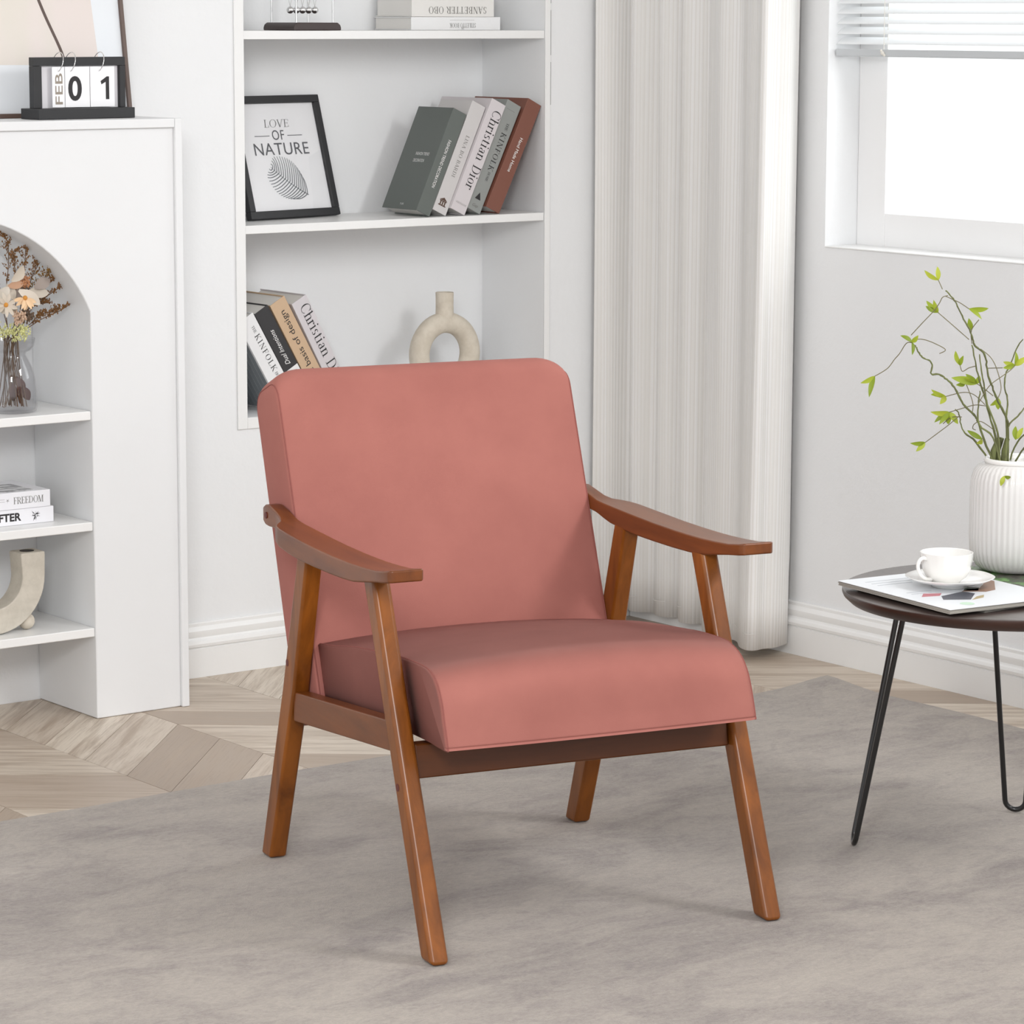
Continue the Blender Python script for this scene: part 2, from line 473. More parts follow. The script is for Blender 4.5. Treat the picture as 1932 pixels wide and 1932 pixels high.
M['metal_black'] = mat('black_metal', srgb(22, 22, 23), 0.3, Coat_Weight=0.3)
M['chrome'] = mat('chrome', (0.8, 0.8, 0.8, 1), 0.12, Metallic=1.0)
M['tabletop'] = grain('dark_tabletop', srgb(62, 52, 48), srgb(88, 76, 72), (30, 4, 10), 0.28, 0.5)
M['tablerim'] = grain('tabletop_rim', srgb(42, 24, 18), srgb(66, 40, 31), (6, 6, 60), 0.35, 0.2)
M['ceramic'] = mat('white_ceramic', srgb(240, 239, 236), 0.18, Coat_Weight=0.4, Coat_Roughness=0.05)
M['ceramic_rib'] = mat('white_ribbed_ceramic', srgb(220, 218, 216), 0.22, Coat_Weight=0.4, Coat_Roughness=0.06)
def stone(name, c, c2):
    m = mat(name, c, 0.85); v = coords(m)
    basecol(m, mixc(m, ramp(m, noise(m, v, 35, 5, 0.65), [(0.38, (1, 1, 1, 1)), (0.62, (0, 0, 0, 1))]), c, c2))
    bump(m, noise(m, v, 90, 5, 0.7), 0.25, 0.002)
    return m
M['stone'] = stone('sand_ceramic', srgb(216, 207, 192), srgb(204, 194, 178))
M['stone2'] = stone('beige_ceramic', srgb(206, 199, 186), srgb(194, 187, 174))
M['paper'] = mat('page_edges', srgb(232, 230, 226), 0.9)
mm = M['paper']; wv = N(mm, 'ShaderNodeTexWave'); wv.bands_direction = 'X'; wv.inputs['Scale'].default_value = 260
L(mm, coords(mm), wv.inputs['Vector']); basecol(mm, mixc(mm, wv.outputs['Fac'], srgb(236, 234, 230), srgb(214, 211, 206)))
M['card'] = mat('white_card', srgb(246, 246, 248), 0.7)
M['ink'] = mat('black_ink', srgb(38, 36, 38), 0.6)
M['ink_grey'] = mat('grey_ink', srgb(112, 110, 106), 0.6)
M['ink_light'] = mat('light_grey_ink', srgb(160, 158, 156), 0.6)
M['ink_white'] = mat('white_ink', srgb(236, 236, 234), 0.6)
M['ink_gold'] = mat('taupe_ink', srgb(150, 140, 128), 0.6)
M['ink_brown'] = mat('brown_ink', srgb(88, 66, 54), 0.6)
M['green_stem'] = stone('green_stem', srgb(112, 118, 72), srgb(90, 92, 58))
M['tendril'] = mat('brown_tendril', srgb(118, 112, 84), 0.7)
m = mat('lime_leaf', srgb(170, 184, 50), 0.5)
oi = N(m, 'ShaderNodeObjectInfo')
basecol(m, ramp(m, oi.outputs['Random'], [(0, srgb(112, 134, 34)), (0.5, srgb(150, 168, 46)), (1, srgb(188, 194, 70))]))
nt = m.node_tree; tr = N(m, 'ShaderNodeBsdfTranslucent'); tr.inputs['Color'].default_value = srgb(172, 188, 60)
ms = N(m, 'ShaderNodeMixShader'); ms.inputs[0].default_value = 0.3
L(m, nt.nodes['Principled BSDF'].outputs[0], ms.inputs[1]); L(m, tr.outputs[0], ms.inputs[2]); L(m, ms.outputs[0], nt.nodes['Material Output'].inputs['Surface'])
M['leaf'] = m
# ================================================================== the room
ZF1, ZF2, ZF3 = 1.355, 0.9494, 0.543       # niche shelf tops
NX0, NX1, ND = -1.059, -0.262, 0.232       # niche left, right, depth
WY0, WY1, WZ0, WZ1 = -0.645, -1.95, 0.898, 2.05   # window opening in the right wall
bm = new(); add_box(bm, -5.6, 0.3, -7.0, 0.3, -0.12, -0.004); struct('floor', bm, M['subfloor'])
FLOOR = bpy.data.objects['floor']
bm = new(); add_box(bm, -5.6, 0.3, -7.0, 0.3, 2.75, 2.85); struct('ceiling', bm, M['ceil'])
bm = new()
add_box(bm, -5.6, NX0, 0, 0.3, -0.004, 2.75); add_box(bm, NX1, 0.3, 0, 0.3, -0.004, 2.75)
add_box(bm, NX0, NX1, 0, 0.3, -0.004, ZF3); add_box(bm, NX0, NX1, 0, 0.3, 1.82, 2.75)
add_box(bm, NX0, NX1, ND, 0.3, ZF3, 1.82)
struct('wall_back', bm, M['wall'])
bm = new()
add_box(bm, 0, 0.3, WY0, 0, -0.004, 2.75); add_box(bm, 0, 0.3, -7.0, WY1, -0.004, 2.75)
add_box(bm, 0, 0.3, WY1, WY0, -0.004, WZ0); add_box(bm, 0, 0.3, WY1, WY0, WZ1, 2.75)
struct('wall_right', bm, M['wall'])

# chevron planks, one object each
def clip(poly, f):
    out = []
    for i in range(len(poly)):
        a, b = poly[i], poly[(i + 1) % len(poly)]; fa, fb = f(a), f(b)
        if fa >= 0: out.append(a)
        if (fa >= 0) != (fb >= 0):
            t = fa / (fa - fb); out.append((a[0] + (b[0] - a[0]) * t, a[1] + (b[1] - a[1]) * t))
    return out
seams = [-2.645, -2.351, -2.058, -1.765, -1.465, -1.178, -0.886, -0.594, -0.300, -0.003]
PW = 0.155; shared = {}
ph = -0.063
phase = {4: -0.063}
for k in range(4, len(seams) - 1): phase[k + 1] = phase[k] - (0.2325 if k % 2 == 0 else -0.31)
for k in range(3, -1, -1): phase[k] = phase[k + 1] + (0.2325 if k % 2 == 0 else -0.31)
for k in range(len(seams) - 1):
    xl, xr = seams[k], seams[k + 1]; yl, yr = phase[k], phase[k + 1]
    ylow = -1.06 if xr < -0.31 else -2.3
    off = -40
    for j in range(-40, 40):
        a, b = yl + j * PW, yr + j * PW
        g = 0.0007
        full = [(xl + g, a - PW + g), (xr - g, b - PW + g), (xr - g, b - g), (xl + g, a - g)]
        poly = clip(clip(full, lambda p: -0.001 - p[1]), lambda p: p[1] - ylow)
        if len(poly) < 3: continue
        ar = abs(sum(poly[i][0] * poly[(i + 1) % len(poly)][1] - poly[(i + 1) % len(poly)][0] * poly[i][1] for i in range(len(poly)))) / 2
        if ar < 4e-4: continue
        c = ((xl + xr) / 2, (a + b - PW) / 2); ang = math.atan2(b - a, xr - xl)
        same = len(poly) == 4 and all(min(abs(p[0] - q[0]) + abs(p[1] - q[1]) for q in full) < 1e-6 for p in poly)
        key = k if same else None
        if key is not None and key in shared:
            o = bpy.data.objects.new('plank', shared[key]); COL.objects.link(o)
        else:
            ca, sa = math.cos(-ang), math.sin(-ang)
            lp = [((p[0] - c[0]) * ca - (p[1] - c[1]) * sa, (p[0] - c[0]) * sa + (p[1] - c[1]) * ca) for p in poly]
            bm = new(); add_prism(bm, lp, 'z', -0.0039, 0)
            o = obj('plank', bm, M['plank'])
            if key is not None: shared[key] = o.data
        o.location = (c[0], c[1], random.uniform(-0.0003, 0)); o.rotation_euler = (0, 0, ang); o.parent = FLOOR

# baseboards: flat plinth, shadow line, then a moulded top
BP = [(0, 0), (-.016, 0), (-.016, .061), (-.0135, .0625), (-.0135, .064), (-.0175, .066), (-.0185, .072), (-.0165, .078), (-.0125, .081), (-.0105, .085),
      (-.0125, .091), (-.0125, .099), (-.0095, .104), (-.0065, .108), (-.0065, .114), (-.004, .1167), (0, .1167)]
bm = new(); add_prism(bm, [(y - 0.0005, z) for y, z in BP], 'x', -1.359, -0.0005)
struct('baseboard_back', bm, M['white'], smooth=True, angle=25)
bm = new(); add_prism(bm, [(x - 0.0005, z) for x, z in BP], 'y', -0.02, -6.5)
struct('baseboard_right', bm, M['white'], smooth=True, angle=25)

# flat casing round the niche
bm = new()
add_box(bm, NX0 - .024, NX0, -.004, -.0002, 0.519, 1.86)
struct('trim_1', bm, M['white'], bevel=.0012)
bm = new(); add_box(bm, NX1, NX1 + .015, -.004, -.0002, 0.519, 1.86)
struct('trim_2', bm, M['white'], bevel=.0012)
bm = new(); add_box(bm, NX0, NX1, -.004, -.0002, 0.519, ZF3 - .0002)
struct('trim_3', bm, M['white'], bevel=.0012)
bm = new()
for z0, z1 in ((1.19, 1.285), (1.30, 1.40), (1.415, 1.60)):
    add_box(bm, NX1 + .0155, NX1 + .0175, -.0012, -.0002, z0, z1)
struct('trim_4', bm, M['dark'])

# niche shelves
def niche_shelf(z, label):
    bm = new(); add_box(bm, NX0 + .0006, NX1 - .0006, -.001, ND - .0006, z - .018, z)
    return tag(obj('niche_shelf', bm, M['white'], bevel=.0015), label, 'shelf', 'white shelves in the wall niche')
niche_shelf(ZF1, 'white niche shelf carrying the swinging ball toy and two stacked books')
niche_shelf(ZF2, 'white niche shelf carrying the framed leaf print and leaning books')

# ------------------------------------------------------------------ mantel surround
FX0, FX1, FY = -2.363, -1.359, -0.244
t = thing('mantel_surround', 'white plaster fireplace surround with an arched shelf opening and raised edge', 'fireplace', ((FX0 + FX1) / 2, 0, 0))
cx = t.location.x
acx, acz, ar_ = -1.861, 0.688, 0.318
jr, jl = -1.569, -2.153
a0 = math.asin((0.814 - acz) / ar_)
arc = [(acx + ar_ * math.cos(a0 + (PI - 2 * a0) * i / 40), acz + ar_ * math.sin(a0 + (PI - 2 * a0) * i / 40)) for i in range(41)]
poly = [(FX0, 0), (FX0, 1.186), (FX1, 1.186), (FX1, 0), (jr, 0)] + arc + [(jl, 0)]
bm = new(); add_prism(bm, [(x - cx, z) for x, z in poly], 'y', FY + .008, -.0005)
obj('body', bm, M['plaster'], t, bevel=.003)
bm = new()
add_box(bm, FX1 - .016 - cx, FX1 - cx + .0005, FY, FY + .0079, 0, 1.186)
obj('edge_strip', bm, M['plaster'], t, bevel=.002)
bm = new(); add_box(bm, FX0 - .0005 - cx, FX0 + .016 - cx, FY, FY + .0079, 0, 1.186)
obj('edge_strip', bm, M['plaster'], t, bevel=.002)
bm = new(); add_box(bm, FX0 + .0165 - cx, FX1 - .0165 - cx, FY, FY + .0079, 1.168, 1.186)
obj('edge_strip', bm, M['plaster'], t, bevel=.002)
for z in (0.618, 0.3975, 0.1845):
    bm = new(); add_box(bm, jl + .0005 - cx, jr - .0005 - cx, FY + .011, -.001, z - .018, z)
    obj('shelf', bm, M['white'], t, bevel=.002)

# ------------------------------------------------------------------ window in the right wall
win = bpy.data.objects.new('window_1', None); COL.objects.link(win); win['kind'] = 'structure'
win.location = (0.092, (WY0 + WY1) / 2, WZ0)
Y0, Y1, Z0, Z1 = WY0 - win.location.y, WY1 - win.location.y, 0, WZ1 - WZ0
fw, fb = 0.086, 0.074
for nm, a in (('frame_stile', (Y0 - fw, Y0 - .0003, 0.0003, Z1 - .0003)), ('frame_stile', (Y1 + .0003, Y1 + fw, .0003, Z1 - .0003)),
              ('frame_rail', (Y1 + fw, Y0 - fw, .0003, fb)), ('frame_rail', (Y1 + fw, Y0 - fw, Z1 - fb, Z1 - .0003)), ('mullion', (-.03, .03, fb, Z1 - fb))):
    bm = new(); add_box(bm, 0, .05, a[0], a[1], a[2], a[3]); obj(nm, bm, M['pvc'], win, bevel=.002)
for a, b in ((Y1 + fw, -.03), (.03, Y0 - fw)):
    bm = new(); add_box(bm, .02, .024, a + .0003, b - .0003, fb + .0003, Z1 - fb - .0003); obj('pane', bm, M['pane'], win)
bm = new(); add_box(bm, -.094, -.0003, Y1 + .0005, Y0 - .0005, .0003, .0035)
obj('sill', bm, M['white'], win, bevel=.001)

# venetian blind
bl = thing('venetian_blind', 'white slatted venetian blind drawn half up in the bright window', 'blind', (0.032, (WY0 + WY1) / 2, 1.304))
hw = (WY0 - WY1) / 2 - .004
bm = new(); add_prism(bm, [(-.014, .002), (-.012, 0), (.012, 0), (.014, .002), (.014, .010), (-.014, .016)], 'y', -hw, hw)
obj('bottom_rail', bm, M['rail_shaded'], bl, bevel=.001)
bm = new(); add_box(bm, -.02, .02, -hw, hw, .705, .738); obj('head_rail', bm, M['pvc'], bl, bevel=.002)
slat0 = None
for k in range(31):
    z = 0.0335 + k * 0.0212
    if slat0 is None:
        bm = new(); A = []
        for i in range(7):
            s = -1 + 2 * i / 6
            A.append((s * .0128 * math.cos(.60), s * .0128 * math.sin(.60) + .0016 * (1 - s * s)))
        B = [(x, y - .0005) for x, y in A][::-1]
        add_prism(bm, A + B, 'y', -hw, hw)
        slat0 = obj('slat', bm, M['slat'], bl, smooth=True, angle=60); o = slat0
    else:
        o = bpy.data.objects.new('slat', slat0.data); COL.objects.link(o); o.parent = bl
    o.location = (0, 0, z)
for yw in (-.7945, -1.2105, -1.62, -1.83):
    y = yw - bl.location.y
    bm = new()
    for dx in (-.0135, .0135):
        add_tube(bm, [(dx, y, .01), (dx, y, .70)], .0006, 5)
    add_tube(bm, [(0, y + .002, .0), (0, y + .002, .70)], .0007, 5)
    for k in range(31):
        z = .0335 + k * .0212; s = .0128
        add_tube(bm, [(-.0135, y, z - .008), (.0135, y, z + .007)], .0004, 4)
    c = obj('ladder_cord', bm, M['cord'], bl)
    bm = new(); add_ball(bm, (-.017, y, .008), .0042, 8, 6); add_ball(bm, (-.017, y - .005, .004), .003, 8, 6); add_ball(bm, (-.017, y + .004, .013), .003, 8, 6)
    obj('cord_knot', bm, M['cord'], c)

# ------------------------------------------------------------------ curtain in the corner
path = [(-.128, -.012), (-.088, -.030), (-.040, -.036), (-.062, -.070), (-.052, -.094), (-.028, -.118), (-.050, -.150), (-.040, -.182), (-.020, -.205),
        (-.056, -.238), (-.046, -.275), (-.026, -.300), (-.072, -.345), (-.094, -.400), (-.086, -.455), (-.118, -.515), (-.146, -.566), (-.149, -.582), (-.138, -.591), (-.108, -.588), (-.080, -.592), (-.052, -.584), (-.014, -.566)]
P = spline([(x, y, 0) for x, y in path], 10)
ln = [0]
for a, b in zip(P, P[1:]): ln.append(ln[-1] + (b - a).length)
bm = new(); uvl = bm.loops.layers.uv.new('UVMap'); rows = []
NZ = 26
for r in range(NZ + 1):
    z = 0.024 + (2.52 - 0.024) * r / NZ; row = []
    for i, p in enumerate(P):
        s = ln[i]; zz = z
        k = 1 - 0.55 * (r / NZ)
        base = Vector((-.05, p.y * (1 - 0.04 * r / NZ), 0))
        x = -.055 + (p.x + .055) * (1 if p.y > -.2 else 0.78 + 0.22 * (1 - r / NZ)) + .0035 * math.sin(s * 60 + zz * 1.7)
        yy = p.y - (.018 * r / NZ if p.y < -.5 else 0)
        x = min(x, -.022) if zz < .13 else min(x, -.004)
        row.append(bm.verts.new((x, min(yy, -.022 if zz < .13 else -.004), zz)))
    rows.append(row)
for r in range(NZ):
    for i in range(len(P) - 1):
        f = bm.faces.new((rows[r][i], rows[r][i + 1], rows[r + 1][i + 1], rows[r + 1][i])); f.smooth = True
        for l, (ii, rr) in zip(f.loops, ((i, r), (i + 1, r), (i + 1, r + 1), (i, r + 1))):
            l[uvl].uv = (ln[ii], (0.024 + 2.496 * rr / NZ))
o = obj('curtain', bm, M['curtain'], smooth=True, angle=180)
so = o.modifiers.new('solid', 'SOLIDIFY'); so.thickness = .0012; so.offset = 0
tag(o, 'off-white pinstriped floor-length curtain hanging in the room corner by the window', 'curtain')
bm = new()
Q = spline([(x, y, .062) for x, y in path], 6)
add_tube(bm, [(min(q.x - .0012, -.0225), min(q.y, -.0225), .060) for q in Q], .0006, 5)
obj('hem_stitch', bm, M['curtain'], o)

# ------------------------------------------------------------------ rug
RX0, RX1, RY0, RY1 = -3.6, -0.165, -4.6, -0.856
nx, ny = 90, 90; T = []
bm = new()
def rug_pt(i, j, top):
    u, v_ = i / nx, j / ny
    u = u ** 0.7; v_ = v_ ** 0.7          # finer towards the far right corner
    x = RX0 + (RX1 - RX0) * u; y = RY0 + (RY1 - RY0) * v_
    dx, dy = RX1 - x, RY1 - y
    x += .006 * math.sin(y * 9) * (1 if i == nx else 0) ; y += .004 * math.sin(x * 7) * (1 if j == ny else 0)
    lift = .014 * math.exp(-(dx * dx + dy * dy) / .012)
    edge = min(dx, dy)
    z = (.009 if edge > .004 else .005) if top else 0.0003
    return (x, y, z + lift)
TT = [[bm.verts.new(rug_pt(i, j, True)) for j in range(ny + 1)] for i in range(nx + 1)]
BB = [[bm.verts.new(rug_pt(i, j, False)) for j in range(ny + 1)] for i in range(nx + 1)]
for i in range(nx):
    for j in range(ny):
        bm.faces.new((TT[i][j], TT[i + 1][j], TT[i + 1][j + 1], TT[i][j + 1])); bm.faces.new((BB[i][j], BB[i][j + 1], BB[i + 1][j + 1], BB[i + 1][j]))
for i in range(nx):
    for j in (0, ny): bm.faces.new((TT[i][j], TT[i + 1][j], BB[i + 1][j], BB[i][j]))
for j in range(ny):
    for i in (0, nx): bm.faces.new((TT[i][j], TT[i][j + 1], BB[i][j + 1], BB[i][j]))
tag(obj('area_rug', bm, M['rug'], smooth=True, angle=50), 'large grey-beige short-pile area rug with a mottled faded pattern', 'rug')

# ================================================================== the armchair
cya = -0.2142
O = Vector((-1.6785, -1.7423, 0)) + Vector((math.cos(cya), math.sin(cya), 0)) * .0067
ch = thing('armchair', 'dusty pink velvet armchair with walnut-stained wooden arms and legs on the rug', 'chair', (O.x, O.y, 0.009), (0, 0, cya))
DZ = -0.009      # drawn from the floor, standing on the rug
def zz(poly): return [(v_, z + DZ) for v_, z in poly]
for s in (-1, 1):
    ua, ub = (s * .266, s * .296)
    front = [(-.340, .010), (-.1687, .4258), (-.1175, .5565), (-.075, .5565), (-.1285, .4258), (-.2965, .010)]
    bm = new(); add_prism(bm, zz(front), 'x', ua, ub)
    obj('front_leg', bm, M['walnut'], ch, bevel=.008, seg=4)
    rear = [(.3283, .010), (.2170, .311), (.1495, .5565), (.1875, .5565), (.2640, .311), (.3683, .010)]
    bm = new(); add_prism(bm, zz(rear), 'x', ua, ub)
    obj('rear_leg', bm, M['walnut'], ch, bevel=.005, seg=3)
    rail = [(.225, .3115), (.225, .263), (-.186, .300), (-.162, .3445)]
    bm = new(); add_prism(bm, zz(rail), 'x', s * .2665, s * .2915)
    obj('side_rail', bm, M['walnut_arm'], ch, bevel=.0025)
    # arm: stations (v, top, bottom, outer u)
    st = [(.362, .586, .578, .288), (.359, .595, .570, .290), (.348, .5995, .566, .291), (.330, .6005, .5655, .292), (.300, .595, .567, .292), (.275, .589, .5655, .294), (.258, .5855, .564, .300),
          (.243, .584, .561, .312), (.228, .583, .5575, .319), (.205, .582, .553, .3225), (.16, .580, .549, .324), (.11, .578, .5465, .325), (.05, .576, .5455, .325), (-.02, .575, .5455, .325),
          (-.07, .575, .5465, .325), (-.11, .5755, .5485, .325), (-.135, .5765, .552, .325), (-.16, .5775, .556, .325), (-.20, .580, .562, .325), (-.232, .5845, .566, .325), (-.244, .5865, .568, .3225), (-.2485, .5868, .5685, .317)]
    inn = lambda v_: .266 + (.004 if v_ < -.246 else .0012 if v_ < -.24 else 0)
    bm = new()
    add_loft(bm, [[(s * inn(v_), v_, b + DZ), (s * ou, v_, b + DZ), (s * ou, v_, tp + DZ), (s * inn(v_), v_, tp + DZ)] for v_, tp, b, ou in st])
    arm = obj('armrest', bm, M['walnut_arm'], ch, bevel=.0045, seg=3)
    for nm, (v_, z), uo, r in (('plug', (.340, .583), .2925, .0055),):
        bm = new(); bmesh.ops.create_cone(bm, cap_ends=True, segments=14, radius1=r, radius2=r, depth=.002, matrix=Matrix.Translation((s * (uo - .0003), v_, z + DZ)) @ Matrix.Rotation(PI / 2, 4, 'Y'))
        obj('plug', bm, M['plug'], arm)
    for v_, z in ((.2395, .357), (-.214, .2525)):
        bm = new(); bmesh.ops.create_cone(bm, cap_ends=True, segments=14, radius1=.006, radius2=.006, depth=.002, matrix=Matrix.Translation((s * .2954, v_, z + DZ)) @ Matrix.Rotation(PI / 2, 4, 'Y'))
        obj('plug', bm, M['plug'], ch)
bm = new(); add_prism(bm, zz([(-.216, .2625), (-.207, .314), (-.185, .314), (-.194, .2625)]), 'x', -.2655, .2655)
obj('front_rail', bm, M['walnut_rail_shaded'], ch, bevel=.003)
bm = new(); add_prism(bm, zz([(.215, .258), (.202, .296), (.226, .296), (.238, .258)]), 'x', -.2655, .2655)
obj('rear_rail', bm, M['walnut_rail_shaded'], ch, bevel=.003)
# seat cushion: side profile lofted across, crowned in the middle
prof = spline([(.232, .312), (.231, .35), (.2285, .380), (.215, .3885), (.15, .3975), (.06, .412), (-.04, .4225), (-.13, .4305), (-.205, .4325), (-.238, .4285), (-.262, .415), (-.2795, .392), (-.291, .362), (-.3005, .334),
               (-.302, .326), (-.295, .3215), (-.2, .322), (-.05, .317), (.10, .312), (.215, .308)], 5, closed=True)
prof = [(p.x, p.y) for p in [Vector((q[0], q[1], 0)) for q in prof]]
pc = Vector((-.05, .365))
us = [-1, -.995, -.987, -.975, -.95, -.88, -.75, -.55, -.3, 0, .3, .55, .75, .88, .95, .968, .98, .99, .996, 1]
rings = []
for t_ in us:
    ring = []
    cr = 1 - abs(t_) ** 2.2
    rr_ = .005 if t_ < 0 else .013
    q_ = max(0, rr_ - (1 - abs(t_)) * .2585); e = rr_ - math.sqrt(max(0, rr_ * rr_ - q_ * q_))
    for a, b in prof:
        top = max(0, min(1, (b - .35) / .05)); fr = max(0, min(1, (-a - .24) / .05))
        d = Vector((a, b)) - pc
        k = 1 - e / max(d.length, .02)
        q = pc + d * k
        x_u = .0035 + .2585 * t_ + (.007 * fr * t_ if t_ > 0 else .002 * fr * t_)
        ring.append((x_u, q.x - .006 * fr * cr, q.y + .016 * top * cr + DZ))
    rings.append(ring)
bm = new(); add_loft(bm, rings)
seat = obj('seat_cushion', bm, M['velvet_seat'], ch, smooth=True, angle=70)
for k in (2, -4):
    bm = new(); add_tube(bm, [Vector(q) + Vector((0, 0, 0)) for q in rings[k]], .0011, 6, closed=True)
    obj('seam', bm, M['seam'], seat)
# back cushion: front and top roll over, flat side panels with stitched seams
HB, hwb, TK = 0.583, .2665, .104
K = .378; ub_ = Vector((0, K, 1)).normalized(); nf = Vector((0, -1, K)).normalized()
base = Vector((.001, .363 + K * (.281 - .796), .281 + DZ))
def back_ring(u, shrink=0.0):
    x = max(0, (abs(u) - (hwb - .056)) / .056)
    drop = .034 * (1 - math.sqrt(max(0, 1 - min(1, x) ** 2.1)))
    H = HB - drop; t_ = abs(u) / hwb; puff = .013 * (1 - t_ ** 2.6)
    pts = []
    def arc_(cd_, cb_, r, a0_, a1_, n=7):
        for i in range(n + 1):
            a = math.radians(a0_ + (a1_ - a0_) * i / n); pts.append((cd_ + r * math.cos(a), cb_ + r * math.sin(a)))
    arc_(-.014, .014, .014, 270, 360)                 # front bottom (d grows to the front)
    for i in range(1, 12): pts.append((0, .02 + (H - .065) * i / 12))
    arc_(-.032, H - .036, .032, 0, 90, 9)             # front top roll
    arc_(-TK + .030, H - .034, .030, 90, 180, 8)
    for i in range(1, 8): pts.append((-TK - .012 * (i / 8), H - .06 - (H - .08) * i / 8))
    arc_(-TK - .012 + .012, .012, .012, 180, 270, 4)
    out = []
    cx2, cy2 = -TK / 2, H / 2
    for d, b in pts:
        fz = math.sin(PI * max(0, min(1, b / H))) ** .6
        if d > -.03: d += puff * fz
        else: d -= puff * .3 * fz
        if shrink:
            q = Vector((d - cx2, b - cy2)); d -= shrink * (1 if q.x > 0 else -1); b -= shrink * q.y / abs(q.y) if abs(q.y) > .2 else 0
        out.append(base + Vector((u, 0, 0)) + ub_ * b + nf * d)
    return out
uu = [1, .997, .99, .975, .955, .93, .90, .86, .82, .77, .70, .6, .45, .3, .15]
uu = [-a for a in uu] + [0] + uu[::-1]
rings = [back_ring(a * hwb, {1: .006, .997: .0025, .99: .0006}.get(abs(a), 0)) for a in uu]
bm = new(); add_loft(bm, rings)
back = obj('back_cushion', bm, M['velvet'], ch, smooth=True, angle=75)
for k in (2, -3):
    bm = new(); add_tube(bm, rings[k], .0011, 6, closed=True); obj('seam', bm, M['seam'], back)
# ================================================================== side table and what stands on it
TC = Vector((-.869, -2.03)); TZ = .45; TR = .27
tb = thing('side_table', 'round dark brown side table on black hairpin legs by the right wall', 'table', (TC.x, TC.y, .009))
bm = new(); add_lathe(bm, [(0, .4405), (TR - .004, .4405), (TR - .001, .4395), (TR - .0005, .4385)], 96)
obj('table_top', bm, M['tabletop'], tb, smooth=True, angle=40)
bm = new(); add_lathe(bm, [(0, .4385), (TR, .4384), (TR + .0005, .434), (TR - .002, .4285), (TR - .012, .4195), (TR - .016, .4185), (0, .4185)], 96)
obj('table_edge', bm, M['tablerim'], tb, smooth=True, angle=40)
for fx, fy in ((-1.0575, -1.8795), (-.6758, -1.8827), (-.869, -2.271)):
    d = (Vector((fx, fy)) - TC).normalized(); tg = Vector((-d.y, d.x))
    top, foot = d * .170, d * .2405
    q = []
    for s in (-1, 1):
        q.append([Vector((top.x + tg.x * s * .042, top.y + tg.y * s * .042, .4170)), Vector((foot.x + tg.x * s * .018, foot.y + tg.y * s * .018, .023))])
    cpt = (q[0][1] + q[1][1]) / 2
    loop = [q[0][0], q[0][1]]
    inw = (q[0][0] + q[1][0]) / 2 - cpt; inw.normalize()
    for i in range(1, 10):
        a = PI * i / 10
        loop.append(cpt + (q[0][1] - cpt) * math.cos(a) - inw * .0175 * math.sin(a))
    loop += [q[1][1], q[1][0]]
    bm = new(); add_tube(bm, loop, .0047, 10); lg = obj('hairpin_leg', bm, M['metal_black'], tb, smooth=True, angle=60)
    bm = new(); Mx = Matrix(((tg.x, d.x, 0, top.x), (tg.y, d.y, 0, top.y), (0, 0, 1, .4172), (0, 0, 0, 1)))
    add_box(bm, -.05, .05, -.018, .018, -.0005, .0010, Mx); obj('mounting_plate', bm, M['metal_black'], lg)

def sheet_stack(name, label, x0, y0, w_, h_, t_, z, ang, pages, cover):
    o = thing(name, label, 'magazine', (x0, y0, z), (0, 0, ang))
    bm = new(); n = 5
    for i in range(n):
        za, zb = t_ * i / n, t_ * (i + 1) / n - .0003
        dx = random.uniform(-.001, .001); dy = random.uniform(-.001, .001)
        add_box(bm, .001 + dx, w_ - .001 + dx, .001 + dy, h_ - .001 + dy, za, zb)
    obj('pages', bm, pages, o)
    bm = new(); add_box(bm, 0, w_, 0, h_, t_ - .0002, t_ + .0004); obj('cover', bm, cover, o)
    return o
# dark foliage photograph on the lower magazine
m = mat('foliage_print', srgb(70, 78, 66), 0.3)
v_ = coords(m)
c = ramp(m, noise(m, v_, 22, 5, 0.65, 1.0), [(.30, srgb(38, 36, 34)), (.42, srgb(88, 84, 76)), (.50, srgb(60, 78, 52)), (.58, srgb(120, 170, 96)), (.66, srgb(72, 66, 58)), (.8, srgb(150, 140, 128))])
basecol(m, c); M['foliage'] = m
M['mag_white'] = mat('magazine_cover', srgb(232, 236, 240), 0.28)
M['mag_pages'] = mat('magazine_pages', srgb(170, 166, 158), 0.7)
TT0 = TZ - .0005
mg2 = sheet_stack('magazine', 'magazine with a dark green foliage photo lying under the white vase', -1.050, -2.158, .352, .290, .0050, TT0 + .0003, .02, M['mag_pages'], M['mag_white'])
bm = new(); add_box(bm, .10, .351, .035, .289, .0054, .0057); obj('cover_photo', bm, M['foliage'], mg2)
mg1 = sheet_stack('magazine', 'white magazine with small colour pictures lying under the cup and saucer', -1.128, -2.158, .232, .300, .0072, TT0 + .0063, -.125, M['mag_pages'], M['mag_white'])
zc = .0076
def patch(par, pts, colr, nm='printed_picture', z=zc, dz=.00025):
    bm = new(); add_prism(bm, pts, 'z', z + .0001, z + dz); return obj(nm, bm, mat('print', colr, .35), par)
patch(mg1, [(.045, .075), (.085, .055), (.125, .095), (.118, .118), (.062, .102)], srgb(72, 74, 84))
patch(mg1, [(.118, .12), (.150, .098), (.175, .105), (.225, .170), (.222, .185), (.16, .128), (.14, .132)], srgb(150, 116, 96))
patch(mg1, [(.030, .112), (.062, .106), (.078, .122), (.05, .134)], srgb(196, 120, 128))
patch(mg1, [(.085, .052), (.115, .060), (.13, .078), (.11, .072)], srgb(176, 158, 112))
patch(mg1, [(.125, .125), (.145, .112), (.165, .135), (.150, .15)], srgb(76, 92, 78))
bm = new(); bmesh.ops.create_circle(bm, cap_ends=True, segments=20, radius=.012, matrix=Matrix.Translation((.058, .030, zc + .0002)))
obj('printed_picture', bm, mat('print', srgb(196, 224, 200), .4), mg1)
gm = mat('print', srgb(196, 200, 206), .4)
